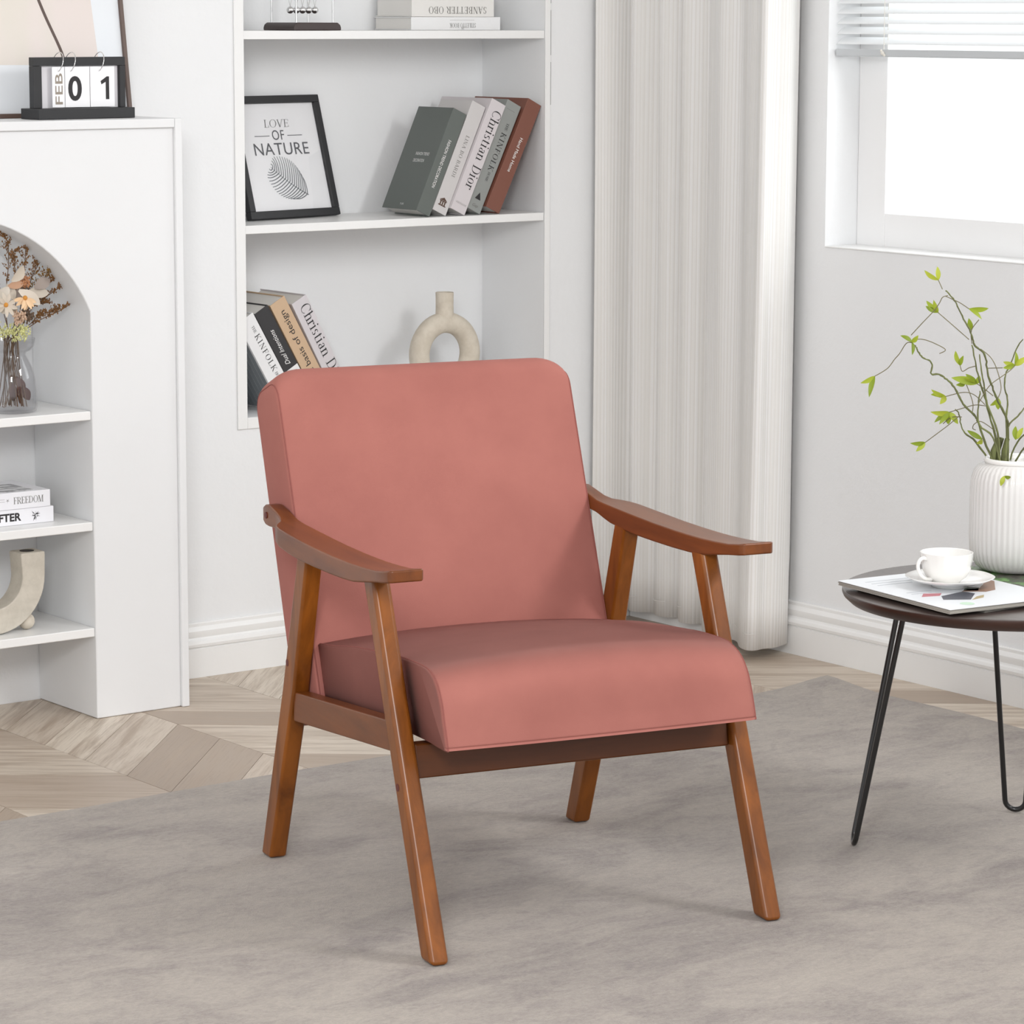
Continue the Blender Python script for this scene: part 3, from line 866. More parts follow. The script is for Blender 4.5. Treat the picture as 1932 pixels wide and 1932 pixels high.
for k, (y, l) in enumerate(((.262, .09), (.245, .12), (.228, .07), (.150, .05), (.137, .04))):
    bm = new(); add_box(bm, .03, .03 + l, y, y + .003, zc + .0001, zc + .0003); obj('printed_text', bm, gm, mg1)

SZ = TT0 + .0063 + .0080
SC = (-.978, -2.008)
sau = thing('saucer', 'shallow white porcelain saucer under the teacup', 'saucer', (SC[0], SC[1], SZ))
bm = new(); add_lathe(bm, [(0, .0015), (.026, .0015), (.026, 0), (.030, 0), (.032, .003), (.050, .0075), (.066, .0125), (.0725, .0160), (.0728, .0172), (.0715, .0175), (.064, .0145), (.048, .0100), (.030, .0070), (.027, .0062), (0, .0060)], 56)
for f_ in bm.verts:
    a = math.atan2(f_.co.y, f_.co.x); r_ = math.hypot(f_.co.x, f_.co.y)
    k = 1 + .012 * math.cos(8 * a) * (r_ / .072) ** 2; f_.co.x *= k; f_.co.y *= k
obj('dish', bm, M['ceramic'], sau, smooth=True, angle=50)
cup = thing('teacup', 'white faceted porcelain teacup with a loop handle standing on the saucer', 'cup', (SC[0] - .006, SC[1] + .003, SZ + .0064))
bm = new(); add_lathe(bm, [(0, .002), (.019, .002), (.020, 0), (.0225, 0), (.024, .003), (.033, .010), (.0395, .022), (.0425, .038), (.0435, .0505), (.0425, .0508), (.0412, .0495), (.0405, .038), (.037, .022), (.030, .011), (.020, .006), (0, .005)], 60)
for f_ in bm.verts:
    a = math.atan2(f_.co.y, f_.co.x); r_ = math.hypot(f_.co.x, f_.co.y)
    n8 = 20; seg_ = 2 * PI / n8; loc_ = (a + .2) % seg_ - seg_ / 2
    k = 1 + (math.cos(seg_ / 2) / math.cos(loc_) - .993) * 1.2 * min(1, r_ / .03); f_.co.x *= k; f_.co.y *= k
obj('bowl', bm, M['ceramic'], cup, smooth=True, angle=40)
hd = Vector((-.99, .10, 0)).normalized()
hp = [hd * .039 + Vector((0, 0, .041)), hd * .049 + Vector((0, 0, .0445)), hd * .0575 + Vector((0, 0, .040)), hd * .0595 + Vector((0, 0, .030)), hd * .054 + Vector((0, 0, .018)), hd * .043 + Vector((0, 0, .010)), hd * .031 + Vector((0, 0, .008))]
bm = new(); add_tube(bm, spline(hp, 5), .0032, 8); obj('handle', bm, M['ceramic'], cup, smooth=True, angle=60)

# ribbed vase with leafy branches
VX, VY, VZ = -.7414, -1.928, TT0 + .0003 + .0058
vs = thing('vase', 'white vertically ribbed ceramic vase on the side table holding leafy branches', 'vase', (VX, VY, VZ))
bm = new(); add_lathe(bm, [(0, .001), (.050, 0), (.058, .002), (.066, .008), (.0735, .020), (.0772, .036), (.0785, .06), (.0785, .10), (.0785, .138), (.0772, .158), (.073, .171), (.066, .1795), (.058, .1835), (.0545, .185)], 200, ribs=50, amp=.0019, ribz=(.004, .182))
obj('body', bm, M['ceramic_rib'], vs, smooth=True, angle=60)
bm = new(); add_lathe(bm, [(.0545, .1845), (.0565, .186), (.0572, .189), (.0565, .192), (.0545, .1932), (.050, .1925), (.047, .189), (.0465, .181), (.047, .15)], 64)
obj('rim', bm, M['ceramic'], vs, smooth=True, angle=60)
bm = new(); add_lathe(bm, [(0, .17), (.0462, .17), (.0462, .168), (0, .168)], 32); obj('filler', bm, M['dark'], vs)
rt = Vector((.7948, -.6072, 0)).normalized(); hv = Vector((.6072, .7948, 0)).normalized()
br = thing('leafy_branches', 'thin twisting green branches with lime leaves standing in the ribbed white vase', 'branches', (VX, VY, VZ))
STEMS = [[(-0.044,0.191),(-0.059,0.224),(-0.07,0.254),(-0.075,0.264),(-0.091,0.279),(-0.101,0.293),(-0.111,0.311),(-0.12,0.323),(-0.132,0.332),(-0.141,0.337),(-0.153,0.337),(-0.152,0.35),(-0.156,0.36),(-0.166,0.364),(-0.175,0.373),(-0.179,0.381),(-0.183,0.387)],[(-0.015,0.191),(-0.019,0.246),(-0.025,0.266),(-0.039,0.291),(-0.048,0.311),(-0.058,0.335),(-0.063,0.36),(-0.069,0.376),(-0.083,0.387),(-0.088,0.399),(-0.094,0.415),(-0.107,0.438),(-0.115,0.454),(-0.122,0.467),(-0.135,0.48)],[(-0.032,0.189),(-0.039,0.238),(-0.054,0.278),(-0.064,0.305),(-0.072,0.329),(-0.076,0.348),(-0.083,0.385)],[(-0.028,0.189),(-0.045,0.246),(-0.057,0.281),(-0.063,0.315),(-0.068,0.344),(-0.072,0.37)],[(-0.044,0.189),(-0.066,0.214),(-0.084,0.228),(-0.09,0.242),(-0.094,0.26),(-0.101,0.269)],[(-0.024,0.189),(-0.02,0.244),(-0.003,0.264),(0.012,0.28),(0.028,0.293)],[(-0.017,0.189),(-0.018,0.258),(-0.015,0.285),(-0.019,0.305),(-0.018,0.329),(-0.009,0.35),(0.002,0.38),(0.009,0.391)],[(-0.032,0.189),(-0.047,0.23),(-0.07,0.252),(-0.071,0.283),(-0.065,0.305)],[(-0.011,0.189),(0.002,0.215),(0.016,0.231),(0.025,0.246)],[(-0.005,0.189),(0.01,0.211),(0.028,0.225)]]
TENDRILS = [[(-0.183,0.388),(-0.193,0.387),(-0.204,0.369),(-0.212,0.359),(-0.224,0.343),(-0.245,0.33)],[(-0.184,0.389),(-0.176,0.393),(-0.162,0.392),(-0.143,0.385),(-0.124,0.374),(-0.134,0.367)],[(-0.186,0.401),(-0.167,0.424),(-0.15,0.444),(-0.142,0.457),(-0.137,0.467),(-0.128,0.47)],[(-0.135,0.479),(-0.139,0.49)],[(-0.129,0.467),(-0.105,0.456),(-0.088,0.445)],[(-0.088,0.394),(-0.116,0.418),(-0.142,0.44)],[(-0.083,0.387),(-0.087,0.411),(-0.076,0.43)],[(-0.058,0.283),(-0.076,0.299),(-0.094,0.302),(-0.123,0.295)],[(-0.056,0.281),(-0.074,0.282),(-0.093,0.276),(-0.116,0.268)],[(-0.097,0.262),(-0.112,0.26),(-0.126,0.248)],[(-0.101,0.264),(-0.12,0.246),(-0.139,0.23),(-0.156,0.216)],[(-0.068,0.378),(-0.051,0.364),(-0.04,0.344),(-0.032,0.313),(-0.037,0.295)],[(-0.009,0.35),(-0.019,0.342),(-0.036,0.331),(-0.051,0.321),(-0.061,0.309),(-0.074,0.285)],[(-0.03,0.346),(-0.054,0.343)],[(-0.102,0.35),(-0.098,0.34),(-0.087,0.346),(-0.075,0.349)],[(-0.092,0.321),(-0.08,0.289),(-0.08,0.272)],[(-0.073,0.319),(-0.061,0.311),(-0.043,0.297)],[(-0.039,0.238),(-0.063,0.254),(-0.075,0.25),(-0.077,0.242),(-0.071,0.238)],[(-0.039,0.19),(-0.035,0.173)]]
LEAFS = [[(-0.14,0.493),(-0.163,0.509)],[(-0.14,0.493),(-0.142,0.516)],[(-0.141,0.439),(-0.161,0.459)],[(-0.142,0.44),(-0.162,0.45)],[(-0.146,0.444),(-0.151,0.462)],[(-0.088,0.445),(-0.053,0.445)],[(-0.082,0.442),(-0.067,0.428)],[(-0.087,0.411),(-0.092,0.432)],[(-0.189,0.391),(-0.204,0.4)],[(-0.189,0.391),(-0.175,0.402)],[(-0.191,0.389),(-0.185,0.368)],[(-0.247,0.329),(-0.27,0.319)],[(-0.25,0.322),(-0.255,0.295)],[(-0.101,0.352),(-0.109,0.374)],[(-0.101,0.352),(-0.098,0.368)],[(-0.075,0.319),(-0.118,0.33)],[(-0.073,0.318),(-0.101,0.332)],[(-0.073,0.318),(-0.093,0.336)],[(-0.085,0.323),(-0.11,0.318)],[(-0.063,0.313),(-0.069,0.333)],[(-0.121,0.295),(-0.149,0.308)],[(-0.121,0.295),(-0.147,0.297)],[(-0.127,0.294),(-0.134,0.283)],[(-0.122,0.267),(-0.15,0.27)],[(-0.124,0.266),(-0.141,0.25)],[(-0.124,0.266),(-0.134,0.248)],[(-0.12,0.267),(-0.101,0.248)],[(-0.12,0.267),(-0.116,0.246)],[(-0.156,0.215),(-0.183,0.216)],[(-0.158,0.214),(-0.172,0.201)],[(-0.061,0.224),(-0.086,0.238)],[(-0.06,0.222),(-0.072,0.218)],[(-0.036,0.298),(-0.049,0.281)],[(-0.037,0.298),(-0.036,0.275)],[(-0.009,0.352),(-0.03,0.346)],[(-0.011,0.355),(-0.029,0.356)],[(-0.005,0.354),(-0.009,0.374)],[(-0.005,0.354),(0.01,0.366)],[(-0.004,0.223),(-0.004,0.246)],[(-0.002,0.225),(0.008,0.244)],[(-0.035,0.173),(-0.041,0.156)],[(-0.035,0.173),(-0.023,0.17)],[(0.01,0.211),(0.024,0.215)],[(0.025,0.246),(0.03,0.262)],[(0.009,0.391),(0.019,0.401)]]
rnd = random.Random(3)
def depth_fn(k, amp):
    a, b = rnd.uniform(-1, 1) * amp, rnd.uniform(-1, 1) * amp * .5
    return lambda t_: a * t_ + b * math.sin(3 * t_)
def to3(pt, d): return rt * pt[0] + hv * d + Vector((0, 0, pt[1]))
for k, l in enumerate(STEMS):
    fn = depth_fn(k, .06); n = len(l)
    d0 = rnd.uniform(-.03, .03)
    pts = [to3((max(-.040, min(.040, p[0])) if i == 0 else p[0], p[1] - .012 if i == 0 else p[1]), d0 * (1 - i / n) + fn(i / n)) for i, p in enumerate(l)]
    q = spline(pts, 4)
    q = [Vector(p) + Vector((rnd.uniform(-.0008, .0008), rnd.uniform(-.0008, .0008), 0)) for p in q]
    r0 = .0022 if k < 4 else .0019
    bm = new(); add_tube(bm, q, [r0 * (1 - .5 * i / len(q)) * rnd.uniform(.85, 1.2) for i in range(len(q))], 6)
    obj('stem', bm, M['green_stem'], br, smooth=True, angle=80)
bm = new()
for i, (x, d) in enumerate(((-.042, -.004), (-.034, .006), (-.024, -.006))):
    add_tube(bm, [rt * x * 1.05 + hv * d + Vector((0, 0, .172)), rt * x + hv * d + Vector((0, 0, .205)), rt * x * .8 + hv * d * .7 + Vector((0, 0, .226))], [.0055, .0052, .004], 8)
obj('stem_bundle', bm, M['green_stem'], br, smooth=True, angle=80)
TENDRILS[3][-1] = LEAFS[0][0]
ENDS = []
for k, l in enumerate(TENDRILS):
    fn = depth_fn(k, .03)
    tp_ = [to3(p, fn(i / len(l))) for i, p in enumerate(l)]
    for i_ in (0, -1): ENDS.append((l[i_], tp_[i_]))
    bm = new(); add_tube(bm, spline(tp_, 5), .0008, 5)
    obj('tendril', bm, M['tendril'], br, smooth=True, angle=80)
for l in LEAFS:
    d0 = rnd.uniform(-.02, .02) if l[0][1] > .19 else -.083
    near_ = min(ENDS, key=lambda e_: math.hypot(e_[0][0] - l[0][0], e_[0][1] - l[0][1]))
    A = to3(l[0], d0)
    if math.hypot(near_[0][0] - l[0][0], near_[0][1] - l[0][1]) < .014 and l[0][1] > .19:
        A = near_[1]; d0 = A.dot(hv)
    B = to3(l[1], d0 + rnd.uniform(-.012, .012))
    ax = B - A; ln_ = ax.length; ax.normalize()
    sd = ax.cross(hv).normalized(); sd = (sd * math.cos(rnd.uniform(-.7, .7)) + hv * math.sin(rnd.uniform(-.7, .7))).normalized()
    nn = ax.cross(sd)
    bm = new(); rows = []
    wl = max(.0052, .155 * ln_) * rnd.uniform(.85, 1.1)
    for i in range(9):
        t_ = i / 8; wdt = wl * math.sin(PI * min(1, t_ * .97 + .03)) ** .8 * (1 - .25 * t_)
        cpt = A + ax * ln_ * t_ + nn * (.10 * ln_ * math.sin(PI * t_))
        rows.append([bm.verts.new(cpt - sd * wdt + nn * wdt * .35), bm.verts.new(cpt), bm.verts.new(cpt + sd * wdt + nn * wdt * .35)])
    for a, b in zip(rows, rows[1:]):
        for j in (0, 1): bm.faces.new((a[j], a[j + 1], b[j + 1], b[j]))
    obj('leaf', bm, M['leaf'], br, smooth=True, angle=80)

# ================================================================== books
def book_parts(o, t_, D, H, cover, x0, back=None, board=.0022, rounded=False, flat_head=False):
    """spine at y=0 facing -y, boards at x0 and x0+t, height along z"""
    x1 = x0 + t_
    bm = new()
    add_box(bm, x0, x0 + board, 0.0001, D, 0, H); add_box(bm, x1 - board, x1, 0.0001, D, 0, H); add_box(bm, x0, x1, 0, board, 0, H)
    obj('cover', bm, cover, o, bevel=.0012 if not rounded else .004, seg=2)
    bm = new(); add_box(bm, x0 + board + .0002, x1 - board - .0002, board + .0003, D - .004, .003, H - .003)
    obj('pages', bm, M['paper'], o)
def put_text(par, bms, ink, nm='spine_lettering'):
    return obj(nm, merge(*bms), ink, par)
DN = ((0, 0, -1), (1, 0, 0)); UP = ((0, 0, 1), (-1, 0, 0))
def spine(bm, x, z, d): return place(bm, (x, 0, z), *d)
C_ = lambda *a: mat('book_cover', srgb(*a), .5)
# leaning row on the middle shelf, leftmost first
row = [('thick dark grey-green book, front of the leaning row on the middle shelf', -.570, .0135, 24.6, .039, .132, .2434, C_(98, 104, 100)),
       ('pale grey book with a small temple emblem, second in the leaning row', -.525, .0150, 25.0, .0395, .118, .2606, C_(204, 201, 200)),
       ('pinkish grey book with large black serif title, middle of the leaning row', -.479, .0070, 25.5, .0415, .19, .2652, C_(210, 204, 206)),
       ('mid grey book with a black triangle mark, fourth in the leaning row', -.430, .0160, 26.0, .0415, .150, .2626, C_(146, 149, 146)),
       ('rust brown book with thin white title, resting against the niche wall', -.3815, .0090, 26.4, .0405, .20, .2655, C_(124, 78, 64))]
bk = []
for lab, x, y, lean, t_, D, H, cv in row:
    o = thing('book', lab, 'book', (x, y, ZF2 + .0004), (0, math.radians(lean), 0), 'books leaning on the middle niche shelf')
    book_parts(o, t_, D, H, cv, -t_); bk.append(o)
o = bk[0]
put_text(o, [spine(fitw(sans_mesh('FASHION TREND DECORATION', .0115), .112), -.0225, .118, DN)], M['ink_white'])
for L_ in [place(fitw(sans_mesh('FASHION TREND', .0105), .050), (-.039, .052, .128), (0, -1, 0), (0, 0, 1)), place(fitw(sans_mesh('DECORATION', .0105), .040), (-.039, .058, .112), (0, -1, 0), (0, 0, 1)),
             place(fitw(sans_mesh('TF-LIFE', .006), .013), (-.039, .062, .010), (0, -1, 0), (0, 0, 1))]: put_text(o, [L_], M['ink_white'], 'cover_lettering')
o = bk[1]
put_text(o, [spine(fitw(serif_mesh('LINA BO BARDI', .013, .08), .098), -.023, .135, DN)], M['ink_grey'])
bm = new(); k = .0105
for x0, x1, z0, z1 in ((-1, 1, 0, .22), (-.72, -.42, .22, .95), (-.15, .15, .22, .95), (.42, .72, .22, .95), (-.9, .9, .95, 1.15)): add_box(bm, -.020 + x0 * k, -.020 + x1 * k, -.0006, -.0001, .016 + z0 * k, .016 + z1 * k)
add_prism(bm, [(-.020 - k * 1.05, .016 + 1.2 * k), (-.020 + k * 1.05, .016 + 1.2 * k), (-.020, .016 + 1.85 * k)], 'y', -.0006, -.0001)
obj('spine_emblem', bm, M['ink_brown'], o)
o = bk[2]
put_text(o, [spine(fitw(serif_mesh('Christian Dior', .034, .05, .9), .188), -.0265, .150, DN)], M['ink'])
put_text(o, [spine(fitw(sans_mesh('ASSOULINE', .006), .030), -.020, .018, ((1, 0, 0), (0, 0, 1)))], M['ink_light'], 'spine_lettering')
o = bk[3]
put_text(o, [spine(fitw(serif_mesh('KINFOLK', .020, .12), .092), -.0245, .144, DN), spine(fitw(serif_mesh('THE', .010), .018), -.0205, .205, DN), spine(fitw(serif_mesh('HOME', .009), .022), -.0205, .084, DN),
             spine(fitw(sans_mesh('.............', .006), .024), -.0235, .243, ((1, 0, 0), (0, 0, 1)))], M['ink'])
bm = new(); add_prism(bm, [(-.029, .028), (-.013, .028), (-.021, .044)], 'y', -.0006, -.0001); obj('spine_emblem', bm, M['ink'], o)
put_text(o, [spine(fitw(sans_mesh('Gap', .010, shear=.3), .016), -.021, .010, ((1, 0, 0), (0, 0, 1)))], M['ink_grey'], 'spine_lettering')
put_text(bk[4], [spine(fitw(sans_mesh('Hand Made Home', .0125), .082), -.022, .136, DN)], M['ink_white'])
# leaning row on the bottom ledge, leftmost first
low = [('white book with spaced black serif title, leftmost on the bottom niche ledge', -.9457, .030, -30.2, .0445, .16, .228, C_(232, 232, 233)),
       ('black book with white script title on the bottom niche ledge', -.8938, .030, -30.0, .0385, .15, .248, C_(48, 47, 49)),
       ('tan book with black lower-case title on the bottom niche ledge', -.8480, .030, -29.5, .0420, .19, .265, C_(200, 171, 140)),
       ('pale grey book with large serif title, rightmost on the bottom niche ledge', -.7985, .030, -28.3, .0420, .18, .2625, C_(206, 201, 204))]
bl_ = []
for lab, x, y, lean, t_, D, H, cv in low:
    o = thing('book', lab, 'book', (x, y, ZF3 + .0004), (0, math.radians(lean), 0), 'books leaning on the bottom niche ledge')
    book_parts(o, t_, D, H, cv, 0); bl_.append(o)
o = bl_[0]
put_text(o, [spine(fitw(serif_mesh('KINFOLK', .0185, .14), .092), .0215, .136, DN), spine(fitw(serif_mesh('THE', .0095), .017), .025, .195, DN), spine(fitw(serif_mesh('HOME', .0095), .024), .0245, .074, DN)], M['ink'])
bm = new()
for i in range(9): add_box(bm, -.0006, -.0001, .006 + i * .017, .0215 + i * .017, .004, .224)
obj('cover_stripe', bm, mat('cover_print_shaded', srgb(134, 140, 144), .5), o)  # printed stripes; their grey also holds the shade on this cover
o = bl_[1]
put_text(o, [spine(fitw(sans_mesh('Dual Intentions', .0165, shear=.45), .088), .0235, .152, UP)], M['ink_white'])
bm = new(); add_box(bm, .001, .0375, -.0005, -.0001, .045, .098); obj('spine_panel', bm, mat('label', srgb(230, 230, 230), .5), o)
put_text(o, [place(fitw(serif_mesh('IE', .012), .012), (.024, -.0006, .080), (1, 0, 0), (0, 0, 1))], M['ink'], 'spine_lettering')
put_text(bl_[2], [spine(fitw(sans_mesh('the basis of design', .0195), .178), .0265, .150, UP)], M['ink'])
put_text(bl_[3], [spine(fitw(serif_mesh('Christian Dior', .034, .05, .9), .200), .0145, .146, DN)], M['ink'])
# two books lying on the top shelf, titles upside down
def lying(lab, x, y, z, t_, D, H, cv, grp, rounded=False):
    o = thing('book', lab, 'book', (x, y, z + t_), (0, PI / 2, 0), grp)
    book_parts(o, t_, D, H, cv, 0, rounded=rounded); return o
g_ = 'books stacked on the top niche shelf'
o = lying('white book lying flat, lower of the two stacked on the top niche shelf', -.569, .082, ZF1 + .0003, .0287, .144, .245, C_(236, 236, 236), g_)
put_text(o, [place(fitw(serif_mesh('STILETTO BOOK', .0135, .03), .072), (.0135, 0, .140), *DN), place(fitw(serif_mesh('THE', .006), .008), (.0225, 0, .140), *DN)], M['ink_grey'])
bm = new(); add_box(bm, .0065, .0070, -.0005, -.0001, .105, .172); obj('spine_rule', bm, M['ink_light'], o)
o = lying('off-white book lying flat, upper of the two stacked on the top niche shelf', -.566, .084, ZF1 + .0294, .052, .140, .226, C_(230, 228, 224), g_)
put_text(o, [place(fitw(serif_mesh('SANBETTER OBO', .021, .06), .158), (.0300, 0, .125), *DN)], M['ink_grey'])
# two books on the fireplace shelf
g_ = 'paperbacks stacked in the fireplace'
o = lying('white paperback with bold black title, lower of the two in the fireplace', -1.868, -.181, .3975 + .0003, .0315, .15, .240, C_(236, 236, 240), g_, True)
tx = fitw(sans_mesh('AFTER', .0215, offset=.0007), .066)
put_text(o, [place(tx, (.0225, 0, .1345), *UP)], M['ink'])
bm = new(); rr_ = random.Random(5)
for i in range(26):
    a = rr_.uniform(0, 2 * PI); d = rr_.uniform(0, .006); L_ = rr_.uniform(.002, .009); cx_, cz_ = .0145 + d * math.cos(a), .1985 + d * math.sin(a) * .8
    p_ = [(cx_ - .0008, cz_), (cx_ + .0008, cz_), (cx_ + L_ * math.cos(a), cz_ + L_ * math.sin(a))]
    add_prism(bm, p_, 'y', -.0005, -.0001)
obj('spine_emblem', bm, M['ink'], o)
o = lying('white paperback with a printed cover, upper of the two in the fireplace', -1.872, -.183, .3975 + .0322, .0335, .15, .236, C_(236, 236, 240), g_, True)
put_text(o, [place(fitw(serif_mesh('FREEDOM', .0185), .066), (.0230, 0, .1875), *UP)], M['ink_grey'])
bm = new(); add_box(bm, .0165, .0170, -.0005, -.0001, .112, .135); add_box(bm, .0120, .0125, -.0005, -.0001, .116, .135)
for i in range(5):
    a = i * 1.25; add_prism(bm, [(.0150 + .0007, .1415), (.0150 - .0007, .1415), (.0150 + .004 * math.cos(a), .1415 + .004 * math.sin(a))], 'y', -.0005, -.0001)
obj('spine_emblem', bm, M['ink_light'], o)
m = mat('cover_photo', srgb(180, 180, 182), .35)
cc = ramp(m, noise(m, coords(m, (10, 40, 14)), 1.6, 4, .6), [(.42, srgb(226, 226, 228)), (.5, srgb(178, 178, 180)), (.6, srgb(96, 96, 100)), (.7, srgb(220, 220, 222))]); basecol(m, cc)
bm = new(); add_box(bm, -.0006, -.0001, .012, .105, .02, .205); obj('cover_photo', bm, m, o)

# ================================================================== niche ornaments
fr = thing('picture_frame', 'worn black frame with a nature quote and leaf print leaning on the middle shelf', 'picture', (-.9715, .1075, ZF2 + .0045), (math.radians(-15.0), 0, math.radians(10.5)))
FW, FH, B_ = .268, .270, .0165
for nm, a in (('frame_rail', (0, FW, 0, B_)), ('frame_rail', (0, FW, FH - B_, FH)), ('frame_stile', (0, B_, B_, FH - B_)), ('frame_stile', (FW - B_, FW, B_, FH - B_))):
    bm = new(); add_box(bm, a[0], a[1], 0, .0165, a[2], a[3]); obj(nm, bm, M['blackwear'], fr, bevel=.0012)
bm = new(); add_box(bm, B_ - .003, FW - B_ + .003, .008, .0095, B_ - .003, FH - B_ + .003); pr = obj('print', bm, M['card'], fr)
bm = new(); add_box(bm, B_ + .0002, FW - B_ - .0002, .0052, .0058, B_ + .0002, FH - B_ - .0002); obj('glazing', bm, M['frame_glass'], fr)
cxp = FW / 2 - .007
X_, Z_ = (1, 0, 0), (0, 0, 1)
IH = FH - 2 * B_; zf = lambda f_: FH - B_ - f_ * IH
lv = fitw(serif_mesh('LOVE', .0235, .02, .6), .073)
for vv in lv.verts: vv.co.x += vv.co.y * .12
put_text(fr, [place(lv, (cxp + .004, .0078, zf(.222)), X_, Z_)], M['ink'], 'lettering')
put_text(fr, [place(fitw(sans_mesh('OF', .031, spacing=1.1), .036), (cxp + .004, .0078, zf(.340)), X_, Z_), place(fitw(sans_mesh('NATURE', .0385, spacing=1.05), .163), (cxp + .007, .0078, zf(.480)), X_, Z_)], mat('ink_slate', srgb(86, 88, 94), .6), 'lettering')
bm = new()
for s in (-1, 1): add_box(bm, cxp + .005 + s * .049 - .022, cxp + .005 + s * .049 + .022, .0074, .0079, zf(.302) - .0007, zf(.302) + .0007)
obj('printed_rule', bm, mat('ink_slate', srgb(86, 88, 94), .6), fr)
bm = new()
base_, tip_ = Vector((cxp + .062, zf(.865))), Vector((cxp - .036, zf(.590)))
ax_ = (tip_ - base_); LL = ax_.length; ax_.normalize(); pe = Vector((-ax_.y, ax_.x))
def ribbon(pts, w0, w1):
    n_ = len(pts); A = []; Bv = []
    for i, p_ in enumerate(pts):
        t_ = (pts[min(i + 1, n_ - 1)] - pts[max(i - 1, 0)]).normalized(); q_ = Vector((-t_.y, t_.x)); wv_ = w0 + (w1 - w0) * i / (n_ - 1)
        A.append(bm.verts.new((p_.x + q_.x * wv_, .0077, p_.y + q_.y * wv_))); Bv.append(bm.verts.new((p_.x - q_.x * wv_, .0077, p_.y - q_.y * wv_)))
    for i in range(n_ - 1): bm.faces.new((A[i], A[i + 1], Bv[i + 1], Bv[i]))
ribbon([base_ + ax_ * LL * i / 8 + pe * .004 * math.sin(PI * i / 8) for i in range(9)], .0010, .0004)
for i in range(17):
    f_ = .03 + .92 * i / 16
    wd_ = .045 * math.sin(PI * min(1, f_ * .86 + .16)) ** .75
    for s in (-1, 1):
        p0 = base_ + ax_ * LL * f_; p2 = base_ + ax_ * LL * min(1.02, f_ + .22) + pe * s * wd_; p1 = p0 * .45 + p2 * .55 - ax_ * .004 + pe * s * .006
        ribbon([p0.lerp(p1, j / 4).lerp(p1.lerp(p2, j / 4), j / 4) for j in range(5)], .0013, .0008)
obj('printed_leaf', bm, mat('ink_leaf', srgb(112, 116, 122), .6), fr)
bm = new(); add_box(bm, FW / 2 - .02, FW / 2 + .02, .0166, .0178, .02, FH - .03); obj('easel_back', bm, M['black'], fr)

cr_ = thing('newtons_cradle', 'five-ball swinging pendulum toy on a dark base on the top niche shelf', 'desk toy', (-.856, .082, ZF1 + .0003))
bm = new(); add_prism(bm, [(-.0605, 0), (.0605, 0), (.0605, .006), (.058, .012), (.052, .0165), (-.052, .0165), (-.058, .012), (-.0605, .006)], 'y', -.060, .060)
obj('base', bm, mat('dark_brown_base', srgb(62, 50, 48), .4), cr_, bevel=.002)
for y in (-.048, .048):
    bm = new(); add_tube(bm, [(-.047, y, .015), (-.047, y, .175), (-.044, y, .18), (.044, y, .18), (.047, y, .175), (.047, y, .015)], .0021, 10)
    obj('rod_frame', bm, M['chrome'], cr_, smooth=True, angle=60)
for i in range(5):
    x = (i - 2) * .0158 + .001
    bm = new(); add_ball(bm, (x, 0, .043), .0078, 20, 14); b_ = obj('ball', bm, M['chrome'], cr_, smooth=True, angle=80)
    bm = new()
    for y in (-.048, .048): add_tube(bm, [(x, 0, .0505), (x, y, .178)], .0003, 4)
    obj('string', bm, M['ink_light'], b_)

dv = thing('ring_vase', 'sand-coloured ring-shaped ceramic vase with a short neck on the bottom niche ledge', 'vase', (-.466, .100, ZF3 + .0004))
bm = new(); rings = []
for i in range(48):
    a = 2 * PI * i / 48; ring = []
    for k in range(16):
        b_ = 2 * PI * k / 16; r_ = .0705 + .0235 * math.cos(b_)
        ring.append((r_ * math.cos(a), 0.0235 * math.sin(b_), max(.0, .0905 + r_ * math.sin(a))))
    rings.append(ring)
RR = [[bm.verts.new(p_) for p_ in r_] for r_ in rings]
for i in range(48):
    for k in range(16): bm.faces.new((RR[i][k], RR[(i + 1) % 48][k], RR[(i + 1) % 48][(k + 1) % 16], RR[i][(k + 1) % 16]))
obj('ring', bm, M['stone'], dv, smooth=True, angle=80)
bm = new(); add_lathe(bm, [(.0205, .165), (.0205, .180), (.0200, .20), (.0205, .228), (.0200, .2295), (.0185, .2290), (.018, .2), (.018, .185), (0, .185)], 32)
obj('neck', bm, M['stone'], dv, smooth=True, angle=60)

# ================================================================== fireplace ornaments
uv_ = thing('u_vase', 'beige U-shaped ceramic vase with two ball feet on the lowest fireplace shelf', 'vase', (-1.765, -.190, .1845 + .0005))
cz_ = .1115; Ro, Ri = .1105, .0605
out_ = [(-Ro, .157), (-Ro, cz_)] + [(Ro * math.cos(a), cz_ + Ro * math.sin(a)) for a in [PI + PI * i / 24 for i in range(1, 24)]] + [(Ro, cz_), (Ro + .001, .157)]
in_ = [(Ri - .003, .157), (Ri, cz_)] + [(Ri * math.cos(a), cz_ + Ri * math.sin(a)) for a in [-PI * i / 24 for i in range(1, 24)]] + [(-Ri, cz_), (-Ri + .003, .157)]
bm = new(); add_prism(bm, out_ + in_, 'y', 0, .05); obj('body', bm, M['stone2'], uv_, bevel=.003)
for s in (-1, 1):
    bm = new(); add_lathe(bm, [(.0145, .1571), (.0145, .1576), (0, .1576)], 20, (s * .084, .025, 0)); obj('mouth_shade', bm, M['dark'], uv_)  # flat dark disc painted for the shade inside the arm's opening
    bm = new(); add_ball(bm, (s * .080, .025, .0165), .0165, 20, 14); obj('ball_foot', bm, M['stone'], uv_, smooth=True, angle=80)

